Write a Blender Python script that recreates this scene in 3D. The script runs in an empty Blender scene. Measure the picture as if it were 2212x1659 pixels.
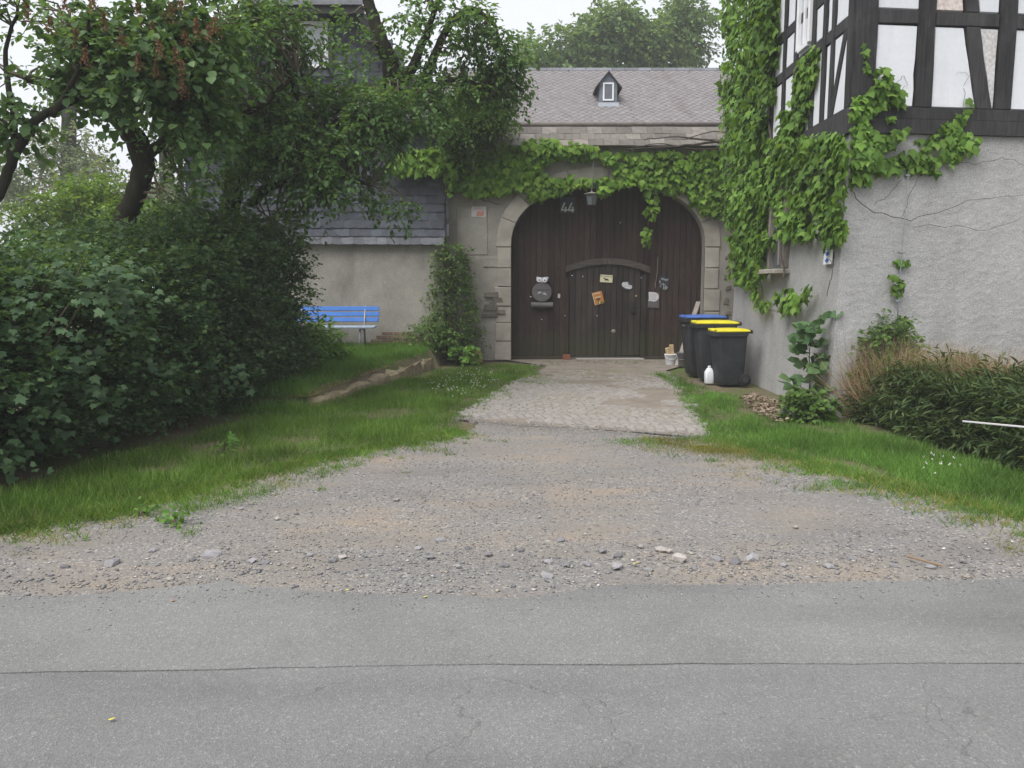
import bpy, math, random
import numpy as np
from mathutils import Vector, Matrix

# ------------------------------------------------------------------ camera, sky, sun, exposure
sc = bpy.context.scene
col = sc.collection
PITCH = math.radians(6.95)
CAM_H = 1.6
cam_d = bpy.data.cameras.new('camera')
cam_d.sensor_width = 36.0
cam_d.lens = 28.03
cam_d.clip_start = 0.05
cam_d.clip_end = 3000
cam = bpy.data.objects.new('camera', cam_d)
col.objects.link(cam)
cam.location = (0, 0, CAM_H)
cam.rotation_euler = (math.radians(90) - PITCH, 0, 0)
sc.camera = cam

SUN_EL = math.radians(58)
SUN_AZ = math.radians(226)          # compass style, clockwise from +Y: behind the camera and to its left
w = bpy.data.worlds.new('World')
sc.world = w
w.use_nodes = True
wn = w.node_tree
for n in list(wn.nodes):
    wn.nodes.remove(n)
sky = wn.nodes.new('ShaderNodeTexSky')
sky.sky_type = 'NISHITA'
sky.sun_disc = False
sky.sun_elevation = SUN_EL
sky.sun_rotation = SUN_AZ
sky.air_density = 1.0
sky.dust_density = 3.0
sky.ozone_density = 1.0
hs = wn.nodes.new('ShaderNodeHueSaturation')
hs.inputs['Saturation'].default_value = 0.22
bg = wn.nodes.new('ShaderNodeBackground')
bg.inputs['Strength'].default_value = 0.15
wo = wn.nodes.new('ShaderNodeOutputWorld')
wn.links.new(sky.outputs[0], hs.inputs['Color'])
cloud = wn.nodes.new('ShaderNodeMix')          # closed cloud deck in front of the clear sky
cloud.data_type = 'RGBA'
cloud.inputs[0].default_value = 0.88
cloud.inputs[7].default_value = (2.28, 2.34, 2.57, 1)
wn.links.new(hs.outputs[0], cloud.inputs[6])
wn.links.new(cloud.outputs[2], bg.inputs['Color'])
wn.links.new(bg.outputs[0], wo.inputs['Surface'])

sun_d = bpy.data.lights.new('sun', 'SUN')
sun_d.energy = 1.5
sun_d.angle = math.radians(50)
sun_d.color = (1.0, 0.97, 0.92)
sun = bpy.data.objects.new('sun', sun_d)
col.objects.link(sun)
sdir = Vector((math.sin(SUN_AZ) * math.cos(SUN_EL), math.cos(SUN_AZ) * math.cos(SUN_EL), math.sin(SUN_EL)))
sun.rotation_euler = (-sdir).to_track_quat('-Z', 'Y').to_euler()

sc.view_settings.view_transform = 'Standard'
sc.view_settings.look = 'None'
sc.view_settings.gamma = 1.0
sc.view_settings.use_curve_mapping = False
sc.view_settings.exposure = 1.47
sc.render.engine = 'CYCLES'
sc.cycles.max_bounces = 6
sc.cycles.diffuse_bounces = 4
sc.cycles.transmission_bounces = 4
sc.cycles.use_denoising = True
sc.cycles.sample_clamp_indirect = 4.0

# ------------------------------------------------------------------ helpers
rng = np.random.default_rng(44)
random.seed(44)
CT, ST = math.cos(PITCH), math.sin(PITCH)

def ray(px, py):
    x = (px - 1106.0) / 1722.6
    y = (829.5 - py) / 1722.6
    return Vector((x, CT + y * ST, -ST + y * CT))
C0 = Vector((0, 0, CAM_H))
def G(px, py, z=0.0):
    d = ray(px, py)
    return C0 + d * ((z - CAM_H) / d.z)
def AY(px, py, Y):
    d = ray(px, py)
    return C0 + d * (Y / d.y)
def ONP(px, py, p, n):
    d = ray(px, py)
    return C0 + d * ((p - C0).dot(n) / d.dot(n))

def hsh(ix, iy, iz, seed):
    h = (ix.astype(np.int64) * 374761393 + iy.astype(np.int64) * 668265263 + iz.astype(np.int64) * 2147483647 + seed * 974634777) & 0x7fffffff
    h = (h ^ (h >> 13)) * 1274126177 & 0x7fffffff
    h = (h ^ (h >> 16)) & 0x7fffffff
    return h / 0x7fffffff
def vnoise(P, seed=0):
    P = np.asarray(P, float)
    i = np.floor(P).astype(np.int64)
    f = P - i
    f = f * f * (3 - 2 * f)
    r = 0
    for dx in (0, 1):
        for dy in (0, 1):
            for dz in (0, 1):
                wgt = (f[:, 0] if dx else 1 - f[:, 0]) * (f[:, 1] if dy else 1 - f[:, 1]) * (f[:, 2] if dz else 1 - f[:, 2])
                r = r + wgt * hsh(i[:, 0] + dx, i[:, 1] + dy, i[:, 2] + dz, seed)
    return r
def fbm(P, seed=0, oct=3):
    P = np.asarray(P, float)
    a, s, t = 1.0, 0, 0
    for k in range(oct):
        s = s + a * vnoise(P * (2 ** k), seed + k)
        t += a
        a *= .5
    return s / t

def inpoly(P, poly):
    x, y = P[:, 0], P[:, 1]
    c = np.zeros(len(P), bool)
    n = len(poly)
    for i in range(n):
        x1, y1 = poly[i]
        x2, y2 = poly[(i + 1) % n]
        if y1 == y2:
            continue
        cond = ((y1 > y) != (y2 > y)) & (x < (x2 - x1) * (y - y1) / (y2 - y1) + x1)
        c ^= cond
    return c
def edgedist(P, poly):
    P = np.asarray(P, float)[:, :2]
    d = np.full(len(P), 1e9)
    n = len(poly)
    for i in range(n):
        a = np.array(poly[i], float)
        b = np.array(poly[(i + 1) % n], float)
        ab = b - a
        t = np.clip(((P - a) @ ab) / (ab @ ab + 1e-12), 0, 1)
        d = np.minimum(d, np.linalg.norm(P - (a + t[:, None] * ab), axis=1))
    return d
def polypts(poly, n, r=None):
    r = r or rng
    a = np.array(poly)
    lo, hi = a.min(0), a.max(0)
    out = np.zeros((0, 2))
    while len(out) < n:
        p = lo + (hi - lo) * r.random((int(n * 2.2) + 16, 2))
        out = np.vstack([out, p[inpoly(p, poly)]])
    return out[:n]
def gp(pts, z=0.0):
    return [tuple(G(x, y, z)[:2]) for x, y in pts]
def wobble(poly, step=0.12, amp=0.05, seed=3, closed=True, freq=2.0):
    out = []
    n = len(poly)
    for i in range(n if closed else n - 1):
        a, b = np.array(poly[i], float), np.array(poly[(i + 1) % n], float)
        L = np.linalg.norm(b - a)
        k = min(160, max(1, int(L / step)))
        for j in range(k):
            out.append(a + (b - a) * j / k)
    if not closed:
        out.append(np.array(poly[-1], float))
    out = np.array(out)
    q = np.c_[out * freq, np.zeros(len(out))]
    d = np.c_[fbm(q, seed, 4) - .5, fbm(q + 31.7, seed + 9, 4) - .5]
    return [tuple(p) for p in (out + d * 2 * amp)]

# ---- objects
OR = {}
def orig(o):
    return OR.get(o.name, Vector((0, 0, 0))) if o else Vector((0, 0, 0))
def props(o, label=None, cat=None, group=None, kind=None):
    if label: o['label'] = label
    if cat: o['category'] = cat
    if group: o['group'] = group
    if kind: o['kind'] = kind
    return o
def thing(name, label, cat, loc=(0, 0, 0), group=None):
    o = bpy.data.objects.new(name, None)
    col.objects.link(o)
    o.empty_display_size = .1
    o.location = loc
    OR[o.name] = Vector(loc)
    return props(o, label, cat, group)
def link(name, me, parent=None, loc=None, **kw):
    """mesh data already relative to loc (world)"""
    o = bpy.data.objects.new(name, me)
    col.objects.link(o)
    L = Vector(loc) if loc is not None else orig(parent)
    OR[o.name] = L
    o.location = L - orig(parent)
    if parent:
        o.parent = parent
    return props(o, **kw)
def npmesh(name, V, F, mat, smooth=False):
    """V (n,3); F (m,k) with constant k"""
    me = bpy.data.meshes.new(name)
    V = np.ascontiguousarray(V, dtype=np.float32)
    F = np.ascontiguousarray(F, dtype=np.int32)
    m, k = F.shape
    me.vertices.add(len(V))
    me.vertices.foreach_set('co', V.ravel())
    me.loops.add(m * k)
    me.loops.foreach_set('vertex_index', F.ravel())
    me.polygons.add(m)
    me.polygons.foreach_set('loop_start', np.arange(0, m * k, k, dtype=np.int32))
    if smooth:
        me.polygons.foreach_set('use_smooth', np.ones(m, bool))
    me.update(calc_edges=True)
    if mat: me.materials.append(mat)
    return me

class MB:
    def __init__(s):
        s.v, s.f = [], []
    def add(s, vs, fs):
        b = len(s.v)
        s.v += [tuple(x) for x in vs]
        s.f += [tuple(b + i for i in f) for f in fs]
        return s
    def box(s, c, d, R=None, ch=0.0):
        hx, hy, hz = d[0] / 2, d[1] / 2, d[2] / 2
        c = Vector(c)
        if ch <= 0:
            vs = [Vector((x * hx, y * hy, z * hz)) for x in (-1, 1) for y in (-1, 1) for z in (-1, 1)]
            fs = [(0, 1, 3, 2), (4, 6, 7, 5), (0, 4, 5, 1), (2, 3, 7, 6), (0, 2, 6, 4), (1, 5, 7, 3)]
        else:
            vs, idx = [], {}
            for x in (-1, 1):
                for y in (-1, 1):
                    for z in (-1, 1):
                        for ax in range(3):
                            p = [x * hx, y * hy, z * hz]
                            for k in range(3):
                                if k != ax:
                                    p[k] -= (x, y, z)[k] * ch
                            idx[(x, y, z, ax)] = len(vs)
                            vs.append(Vector(p))
            fs = []
            sg = (-1, 1)
            for a in sg:
                fs.append([idx[(a, y, z, 0)] for y, z in ((-1, -1), (1, -1), (1, 1), (-1, 1))][::a])
                fs.append([idx[(x, a, z, 1)] for x, z in ((-1, -1), (-1, 1), (1, 1), (1, -1))][::a])
                fs.append([idx[(x, y, a, 2)] for x, y in ((-1, -1), (1, -1), (1, 1), (-1, 1))][::a])
                for b in sg:
                    fs.append([idx[(a, b, -1, 0)], idx[(a, b, 1, 0)], idx[(a, b, 1, 1)], idx[(a, b, -1, 1)]])
                    fs.append([idx[(a, -1, b, 0)], idx[(a, 1, b, 0)], idx[(a, 1, b, 2)], idx[(a, -1, b, 2)]])
                    fs.append([idx[(-1, a, b, 1)], idx[(1, a, b, 1)], idx[(1, a, b, 2)], idx[(-1, a, b, 2)]])
                    for e in sg:
                        fs.append([idx[(a, b, e, 0)], idx[(a, b, e, 1)], idx[(a, b, e, 2)]])
        if R is not None:
            vs = [R @ p for p in vs]
        return s.add([c + p for p in vs], fs)
    def prism(s, pts, ext):
        ext = Vector(ext)
        n = len(pts)
        vs = [Vector(p) for p in pts] + [Vector(p) + ext for p in pts]
        fs = [tuple(range(n)), tuple(range(2 * n - 1, n - 1, -1))]
        fs += [(i, i + n, (i + 1) % n + n, (i + 1) % n) for i in range(n)]
        return s.add(vs, fs)
    def tube(s, pts, rad, n=6, cap=True):
        pts = [Vector(p) for p in pts]
        if not hasattr(rad, '__len__'):
            rad = [rad] * len(pts)
        vs = []
        up = Vector((0.31, 0.17, 0.93))
        a = None
        for i, p in enumerate(pts):
            t = (pts[min(i + 1, len(pts) - 1)] - pts[max(i - 1, 0)])
            if t.length < 1e-9: t = Vector((0, 0, 1))
            t.normalize()
            if a is None:
                a = t.cross(up)
                if a.length < 1e-3: a = t.cross(Vector((1, 0, 0)))
            a = a - t * a.dot(t)
            a.normalize()
            b = t.cross(a)
            for k in range(n):
                an = 2 * math.pi * k / n
                vs.append(p + (a * math.cos(an) + b * math.sin(an)) * rad[i])
        fs = []
        for i in range(len(pts) - 1):
            for k in range(n):
                k2 = (k + 1) % n
                fs.append((i * n + k, i * n + k2, (i + 1) * n + k2, (i + 1) * n + k))
        if cap:
            fs.append(tuple(range(n - 1, -1, -1)))
            fs.append(tuple((len(pts) - 1) * n + k for k in range(n)))
        return s.add(vs, fs)
    def lathe(s, c, prof, n=16, sx=1, sy=1, R=None):
        c = Vector(c)
        vs = []
        for r, z in prof:
            for k in range(n):
                an = 2 * math.pi * k / n
                p = Vector((r * math.cos(an) * sx, r * math.sin(an) * sy, z))
                vs.append(c + (R @ p if R is not None else p))
        fs = []
        for i in range(len(prof) - 1):
            for k in range(n):
                k2 = (k + 1) % n
                fs.append((i * n + k, i * n + k2, (i + 1) * n + k2, (i + 1) * n + k))
        fs.append(tuple(range(n - 1, -1, -1)))
        fs.append(tuple((len(prof) - 1) * n + k for k in range(n)))
        return s.add(vs, fs)
    def build(s, name, mat, parent=None, smooth=False, loc=None, **kw):
        V = [Vector(p) for p in s.v]
        if loc is None:
            if parent is not None:
                loc = orig(parent)
            else:
                xs = [p.x for p in V]; ys = [p.y for p in V]; zs = [p.z for p in V]
                loc = Vector(((min(xs) + max(xs)) / 2, (min(ys) + max(ys)) / 2, min(zs)))
        loc = Vector(loc)
        me = bpy.data.meshes.new(name)
        me.from_pydata([tuple(p - loc) for p in V], [], [tuple(f) for f in s.f])
        if smooth:
            me.polygons.foreach_set('use_smooth', np.ones(len(me.polygons), bool))
        me.materials.append(mat)
        me.update()
        return link(name, me, parent, loc, **kw)

def place(name, me, parent, M, **kw):
    """copy of a shared mesh, M is its world matrix; parents are never rotated"""
    o = bpy.data.objects.new(name, me)
    col.objects.link(o)
    o.parent = parent
    o.matrix_local = Matrix.Translation(-orig(parent)) @ M if parent else M
    OR[o.name] = M.to_translation()
    return props(o, **kw)
def pieces(name, meshes, mats, parent, limit=300, rest=None, mat=None):
    """mats: world matrices sorted by importance; first `limit` become parts, the rest one stuff part"""
    for i, m in enumerate(mats[:limit]):
        place(name, meshes[i % len(meshes)], parent, m)
    r = mats[limit:]
    if r:
        Vs, Fs, b = [], [], 0
        src = []
        for me in meshes:
            V = np.array([v.co[:] for v in me.vertices])
            F = [tuple(p.vertices) for p in me.polygons]
            src.append((V, F))
        mb = MB()
        for i, m in enumerate(r):
            V, F = src[i % len(src)]
            A = np.array(m)
            W = V @ A[:3, :3].T + A[:3, 3]
            mb.add(W, F)
        mb.build(rest or name + '_field', mat or meshes[0].materials[0], parent, kind='stuff')

# ---- leaves, vectorised
def nrm(a):
    return a / (np.linalg.norm(a, axis=1, keepdims=True) + 1e-9)
T_OVAL = (np.array([(0, 0, 0), (.25, .22, .07), (.27, .58, .08), (0, 1, -.06), (-.27, .58, .08), (-.25, .22, .07)]),
          np.array([(0, 1, 2, 3), (0, 3, 4, 5)]))
T_ROUND = (np.array([(0, 0, 0), (.42, .15, .08), (.45, .55, .10), (0, 1, -.08), (-.45, .55, .10), (-.42, .15, .08)]),
           np.array([(0, 1, 2, 3), (0, 3, 4, 5)]))
T_LANCE = (np.array([(0, 0, 0), (.11, .3, .03), (.10, .65, .0), (0, 1, -.16), (-.10, .65, .0), (-.11, .3, .03)]),
           np.array([(0, 1, 2, 3), (0, 3, 4, 5)]))
T_BLADE = (np.array([(-.5, 0, 0), (.5, 0, 0), (.36, .5, .10), (-.36, .5, .10), (.03, 1, .38), (-.03, 1, .38)]),
           np.array([(0, 1, 2, 3), (3, 2, 4, 5)]))
T_IVY = (np.array([(0, .38, .10), (0, 0, 0), (.24, -.10, 0), (.40, .12, .02), (.56, .42, -.06), (.30, .52, .03), (0, 1.02, -.10),
                   (-.30, .52, .03), (-.56, .42, -.06), (-.40, .12, .02), (-.24, -.10, 0)]),
         np.array([(0, 1, 2), (0, 2, 3), (0, 3, 4), (0, 4, 5), (0, 5, 6), (0, 6, 7), (0, 7, 8), (0, 8, 9), (0, 9, 10), (0, 10, 1)]))
T_MAPLE = (np.array([(0, .38, .05), (0, 0, 0), (.30, -.02, 0), (.55, .10, -.04), (.42, .28, .03), (.60, .58, -.05), (.28, .58, .03), (0, 1.02, -.10),
                     (-.28, .58, .03), (-.60, .58, -.05), (-.42, .28, .03), (-.55, .10, -.04), (-.30, -.02, 0)]),
           np.array([(0, i, i + 1 if i < 12 else 1) for i in range(1, 13)]))
def frames(D, N):
    D = nrm(D)
    X = nrm(np.cross(D, N))
    N2 = np.cross(X, D)
    return X, D, N2
def leafgeo(P, D, N, S, tpl, W=None):
    V, F = tpl
    X, Y, Z = frames(D, N)
    S = np.asarray(S)[:, None, None]
    wx = S if W is None else np.asarray(W)[:, None, None]
    A = P[:, None, :] + V[None, :, 0:1] * X[:, None, :] * wx + V[None, :, 1:2] * Y[:, None, :] * S + V[None, :, 2:3] * Z[:, None, :] * S
    k = len(V)
    FF = F[None] + (np.arange(len(P)) * k)[:, None, None]
    return A.reshape(-1, 3), FF.reshape(-1, F.shape[1])
def leafmesh(name, P, D, N, S, tpl, mat, parent=None, W=None, loc=None, **kw):
    V, F = leafgeo(P, D, N, S, tpl, W)
    L = Vector(loc) if loc is not None else (orig(parent) if parent else Vector(P.mean(0)))
    me = npmesh(name, V - np.array(L), F, mat)
    return link(name, me, parent, L, **kw)
def sprays(O, D, length, nl, size, droop=.3, jit=.35, flat=1.0, r=None, up=(0, 0, 1)):
    r = r or rng
    D = nrm(np.asarray(D, float))
    n = len(O)
    L = length * r.uniform(.6, 1.25, n)
    up = np.broadcast_to(np.array(up, float), (n, 3))
    lat = nrm(np.cross(D, up) + 1e-4)
    Ps, Ds, Ns, Ss = [], [], [], []
    for i in range(nl):
        t = (i + .6) / nl
        p = O + D * (L * t)[:, None]
        p[:, 2] -= droop * L * t * t
        p += r.normal(0, .018, (n, 3))
        side = 1 if i % 2 else -1
        if i == nl - 1:
            side = 0
        d = D * .65 + lat * side * .75 + r.normal(0, jit, (n, 3))
        d[:, 2] -= droop * .9
        nn = up * flat + r.normal(0, .42, (n, 3))
        Ps.append(p); Ds.append(d); Ns.append(nn)
        Ss.append(size * r.uniform(.5, 1.35, n))
    return np.vstack(Ps), np.vstack(Ds), np.vstack(Ns), np.concatenate(Ss)

# ------------------------------------------------------------------ materials
def newmat(name):
    m = bpy.data.materials.new(name)
    m.use_nodes = True
    t = m.node_tree
    for n in list(t.nodes):
        t.nodes.remove(n)
    out = t.nodes.new('ShaderNodeOutputMaterial')
    b = t.nodes.new('ShaderNodeBsdfPrincipled')
    t.links.new(b.outputs[0], out.inputs['Surface'])
    return m, t, b, out
def node(t, typ, **kw):
    n = t.nodes.new(typ)
    for k, v in kw.items():
        if k in n.inputs.keys():
            n.inputs[k].default_value = v
        else:
            setattr(n, k, v)
    return n
def rgba(c):
    if not hasattr(c, '__len__'): c = (c, c, c)
    return (c[0], c[1], c[2], 1)
def ramp(t, stops, interp='LINEAR'):
    r = t.nodes.new('ShaderNodeValToRGB')
    r.color_ramp.interpolation = interp
    e = r.color_ramp.elements
    while len(e) < len(stops):
        e.new(.5)
    for i, (p, c) in enumerate(stops):
        e[i].position = p
        e[i].color = rgba(c) if hasattr(c, '__len__') else (c, c, c, 1)
    return r
def coords(t, scale=(1, 1, 1), kind='Object'):
    tc = t.nodes.new('ShaderNodeTexCoord')
    mp = t.nodes.new('ShaderNodeMapping')
    mp.inputs['Scale'].default_value = scale
    if kind == 'Position':
        g = t.nodes.new('ShaderNodeNewGeometry')
        t.links.new(g.outputs['Position'], mp.inputs['Vector'])
    else:
        t.links.new(tc.outputs[kind], mp.inputs['Vector'])
    return mp.outputs['Vector']
def noise(t, vec, scale, detail=4, rough=.55, dist=0):
    n = node(t, 'ShaderNodeTexNoise', Scale=scale, Detail=detail, Roughness=rough, Distortion=dist)
    t.links.new(vec, n.inputs['Vector'])
    return n.outputs['Fac']
def mix(t, a, b, fac, mode='MIX'):
    m = t.nodes.new('ShaderNodeMix')
    m.data_type = 'RGBA'
    m.blend_type = mode
    for s, v in ((m.inputs[6], a), (m.inputs[7], b), (m.inputs[0], fac)):
        if isinstance(v, bpy.types.NodeSocket):
            t.links.new(v, s)
        elif s.type == 'VALUE':
            s.default_value = v
        else:
            s.default_value = rgba(v)
    return m.outputs[2]
def math_(t, op, a, b=0.0):
    m = t.nodes.new('ShaderNodeMath')
    m.operation = op
    for s, v in ((m.inputs[0], a), (m.inputs[1], b)):
        if isinstance(v, bpy.types.NodeSocket):
            t.links.new(v, s)
        else:
            s.default_value = v
    return m.outputs[0]
def bump(t, b, h, strength=.3, dist=.01):
    n = node(t, 'ShaderNodeBump', Strength=strength, Distance=dist)
    t.links.new(h, n.inputs['Height'])
    t.links.new(n.outputs[0], b.inputs['Normal'])
def rnd(t):
    """random number that differs for each loose piece and each object"""
    g = t.nodes.new('ShaderNodeNewGeometry')
    o = t.nodes.new('ShaderNodeObjectInfo')
    s = math_(t, 'ADD', g.outputs['Random Per Island'], o.outputs['Random'])
    return math_(t, 'FRACT', s)
def simple(name, c, rough=.6, var=.25, scale=6, spec=.3, metal=0, bmp=0, pieces=False, detail=4, sc3=(1, 1, 1)):
    m, t, b, o = newmat(name)
    v = coords(t, sc3)
    c = np.array(c)
    r = ramp(t, [(.25, c * (1 - var)), (.75, c * (1 + var))])
    nz = noise(t, v, scale, detail)
    t.links.new(nz, r.inputs[0])
    out = r.outputs[0]
    if pieces:
        q = ramp(t, [(0, (1 - pieces,) * 3), (1, (1 + pieces,) * 3)])
        t.links.new(rnd(t), q.inputs[0])
        out = mix(t, out, q.outputs[0], 1.0, 'MULTIPLY')
    t.links.new(out, b.inputs['Base Color'])
    b.inputs['Roughness'].default_value = rough
    b.inputs['Specular IOR Level'].default_value = spec
    b.inputs['Metallic'].default_value = metal
    if bmp:
        bump(t, b, noise(t, v, scale * 6, 5), bmp, .01)
    return m
def leafmat(name, c1, c2, c3, trans=.3, rough=.5, spec=.25, big=.35, bscale=.9):
    m, t, b, out = newmat(name)
    r = ramp(t, [(0, c1), (.55, c2), (1, c3)])
    t.links.new(rnd(t), r.inputs[0])
    v = coords(t)
    q = ramp(t, [(.3, (1 - big,) * 3), (.7, (1 + big,) * 3)])
    t.links.new(noise(t, v, bscale, 3), q.inputs[0])
    colr = mix(t, r.outputs[0], q.outputs[0], 1.0, 'MULTIPLY')
    t.links.new(colr, b.inputs['Base Color'])
    b.inputs['Roughness'].default_value = rough
    b.inputs['Specular IOR Level'].default_value = spec
    tr = t.nodes.new('ShaderNodeBsdfTranslucent')
    tc = mix(t, colr, (1.25, 1.15, .5), 1.0, 'MULTIPLY')
    t.links.new(tc, tr.inputs['Color'])
    ms = t.nodes.new('ShaderNodeMixShader')
    ms.inputs[0].default_value = trans
    t.links.new(b.outputs[0], ms.inputs[1])
    t.links.new(tr.outputs[0], ms.inputs[2])
    t.links.new(ms.outputs[0], out.inputs['Surface'])
    return m

def m_ground():
    m, t, b, o = newmat('soil_and_turf')
    v = coords(t, kind='Position')
    r = ramp(t, [(.35, (.17, .135, .10)), (.5, (.12, .115, .06)), (.65, (.085, .125, .035))])
    t.links.new(noise(t, v, 1.1, 5), r.inputs[0])
    q = ramp(t, [(.3, (.6,) * 3), (.7, (1.25,) * 3)])
    t.links.new(noise(t, v, 40, 4), q.inputs[0])
    t.links.new(mix(t, r.outputs[0], q.outputs[0], 1.0, 'MULTIPLY'), b.inputs['Base Color'])
    b.inputs['Roughness'].default_value = .95
    b.inputs['Specular IOR Level'].default_value = .1
    bump(t, b, noise(t, v, 30, 5), .6, .03)
    return m
def m_gravel():
    m, t, b, o = newmat('packed_gravel')
    v = coords(t, kind='Position')
    vo = node(t, 'ShaderNodeTexVoronoi', Scale=75.0)
    t.links.new(v, vo.inputs['Vector'])
    sep = t.nodes.new('ShaderNodeSeparateColor')
    t.links.new(vo.outputs['Color'], sep.inputs[0])
    r = ramp(t, [(0, (0.126, 0.126, 0.134)), (.35, (0.168, 0.168, 0.172)), (.7, (0.210, 0.202, 0.189)), (.9, (0.260, 0.239, 0.210)), (1, (0.403, 0.386, 0.361))])
    t.links.new(sep.outputs[0], r.inputs[0])
    dirt = ramp(t, [(.36, (0.160, 0.151, 0.141)), (.55, (0.223, 0.195, 0.164)), (.68, (0.286, 0.223, 0.160))])
    v2 = coords(t, (.7, 1.6, 1), 'Position')
    t.links.new(noise(t, v2, .8, 5, .6), dirt.inputs[0])
    f = ramp(t, [(.42, 0.25), (.62, .8)])
    t.links.new(noise(t, v2, 1.7, 6, .65), f.inputs[0])
    c = mix(t, r.outputs[0], dirt.outputs[0], f.outputs[0])
    t.links.new(c, b.inputs['Base Color'])
    b.inputs['Roughness'].default_value = .95
    b.inputs['Specular IOR Level'].default_value = .15
    h = math_(t, 'ADD', math_(t, 'MULTIPLY', vo.outputs['Distance'], -.7), noise(t, v, 12, 5))
    bump(t, b, h, .5, .012)
    return m
def m_asphalt(name, base, seed):
    m, t, b, o = newmat(name)
    v = coords(t, kind='Position')
    ad = node(t, 'ShaderNodeVectorMath', operation='ADD')
    t.links.new(v, ad.inputs[0])
    ad.inputs[1].default_value = (seed, seed, 0)
    v = ad.outputs[0]
    base = np.array(base)
    r = ramp(t, [(.3, base * .86), (.5, base), (.72, base * 1.13)])
    t.links.new(noise(t, v, .9, 6, .6), r.inputs[0])
    vo = node(t, 'ShaderNodeTexVoronoi', Scale=160.0)
    t.links.new(v, vo.inputs['Vector'])
    sep = t.nodes.new('ShaderNodeSeparateColor')
    t.links.new(vo.outputs['Color'], sep.inputs[0])
    q = ramp(t, [(0, .80), (.3, .93), (.7, 1.03), (.93, 1.12), (1, 1.5)])
    t.links.new(sep.outputs[1], q.inputs[0])
    c = mix(t, r.outputs[0], q.outputs[0], 1.0, 'MULTIPLY')
    vo2 = node(t, 'ShaderNodeTexVoronoi', Scale=22.0)
    t.links.new(v, vo2.inputs['Vector'])
    sep2 = t.nodes.new('ShaderNodeSeparateColor')
    t.links.new(vo2.outputs['Color'], sep2.inputs[0])
    a = math_(t, 'MULTIPLY', math_(t, 'LESS_THAN', vo2.outputs['Distance'], .22), math_(t, 'GREATER_THAN', sep2.outputs[0], .8))
    c = mix(t, c, (.42, .40, .34), math_(t, 'MULTIPLY', a, .14))
    # thin cracks
    wv = node(t, 'ShaderNodeTexNoise', Scale=2.5, Detail=5.0)
    t.links.new(v, wv.inputs['Vector'])
    va = node(t, 'ShaderNodeVectorMath', operation='SCALE')
    t.links.new(wv.outputs['Color'], va.inputs[0])
    va.inputs['Scale'].default_value = .5
    vb = node(t, 'ShaderNodeVectorMath', operation='ADD')
    t.links.new(v, vb.inputs[0]); t.links.new(va.outputs[0], vb.inputs[1])
    cr = node(t, 'ShaderNodeTexVoronoi', Scale=.75, feature='DISTANCE_TO_EDGE')
    t.links.new(vb.outputs[0], cr.inputs['Vector'])
    line = math_(t, 'LESS_THAN', cr.outputs['Distance'], .0018)
    gate = math_(t, 'GREATER_THAN', noise(t, v, .55, 2), .58)
    c = mix(t, c, (.06, .06, .06), math_(t, 'MULTIPLY', math_(t, 'MULTIPLY', line, gate), .38))
    st = ramp(t, [(.3, 1.07), (.5, 1.0), (.75, .80)])
    v3 = coords(t, (.22, 1.2, 1), 'Position')
    t.links.new(noise(t, v3, 1.3, 4), st.inputs[0])
    c = mix(t, c, st.outputs[0], 1.0, 'MULTIPLY')
    t.links.new(c, b.inputs['Base Color'])
    b.inputs['Roughness'].default_value = .9
    b.inputs['Specular IOR Level'].default_value = .2
    bump(t, b, math_(t, 'ADD', vo.outputs['Distance'], noise(t, v, 60, 4)), .5, .006)
    return m
def m_plaster(name, c1, c2, stain, bs=.7, scale=55, bdist=.012, grain=.24):
    m, t, b, o = newmat(name)
    v = coords(t, kind='Position')
    r = ramp(t, [(.3, c1), (.7, c2)])
    t.links.new(noise(t, v, 2.2, 6, .65), r.inputs[0])
    s = ramp(t, [(.52, 0.0), (.72, .75)])
    vs = coords(t, (1, 1, .35), 'Position')
    t.links.new(noise(t, vs, 1.5, 6, .65), s.inputs[0])
    c = mix(t, r.outputs[0], stain, s.outputs[0])
    q = ramp(t, [(.3, 1 - grain), (.7, 1 + grain * .8)])
    t.links.new(noise(t, v, scale * 1.3, 3), q.inputs[0])
    c = mix(t, c, q.outputs[0], 1.0, 'MULTIPLY')
    t.links.new(c, b.inputs['Base Color'])
    b.inputs['Roughness'].default_value = .95
    b.inputs['Specular IOR Level'].default_value = .1
    bump(t, b, noise(t, v, scale, 6, .7), bs, bdist)
    return m
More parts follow.
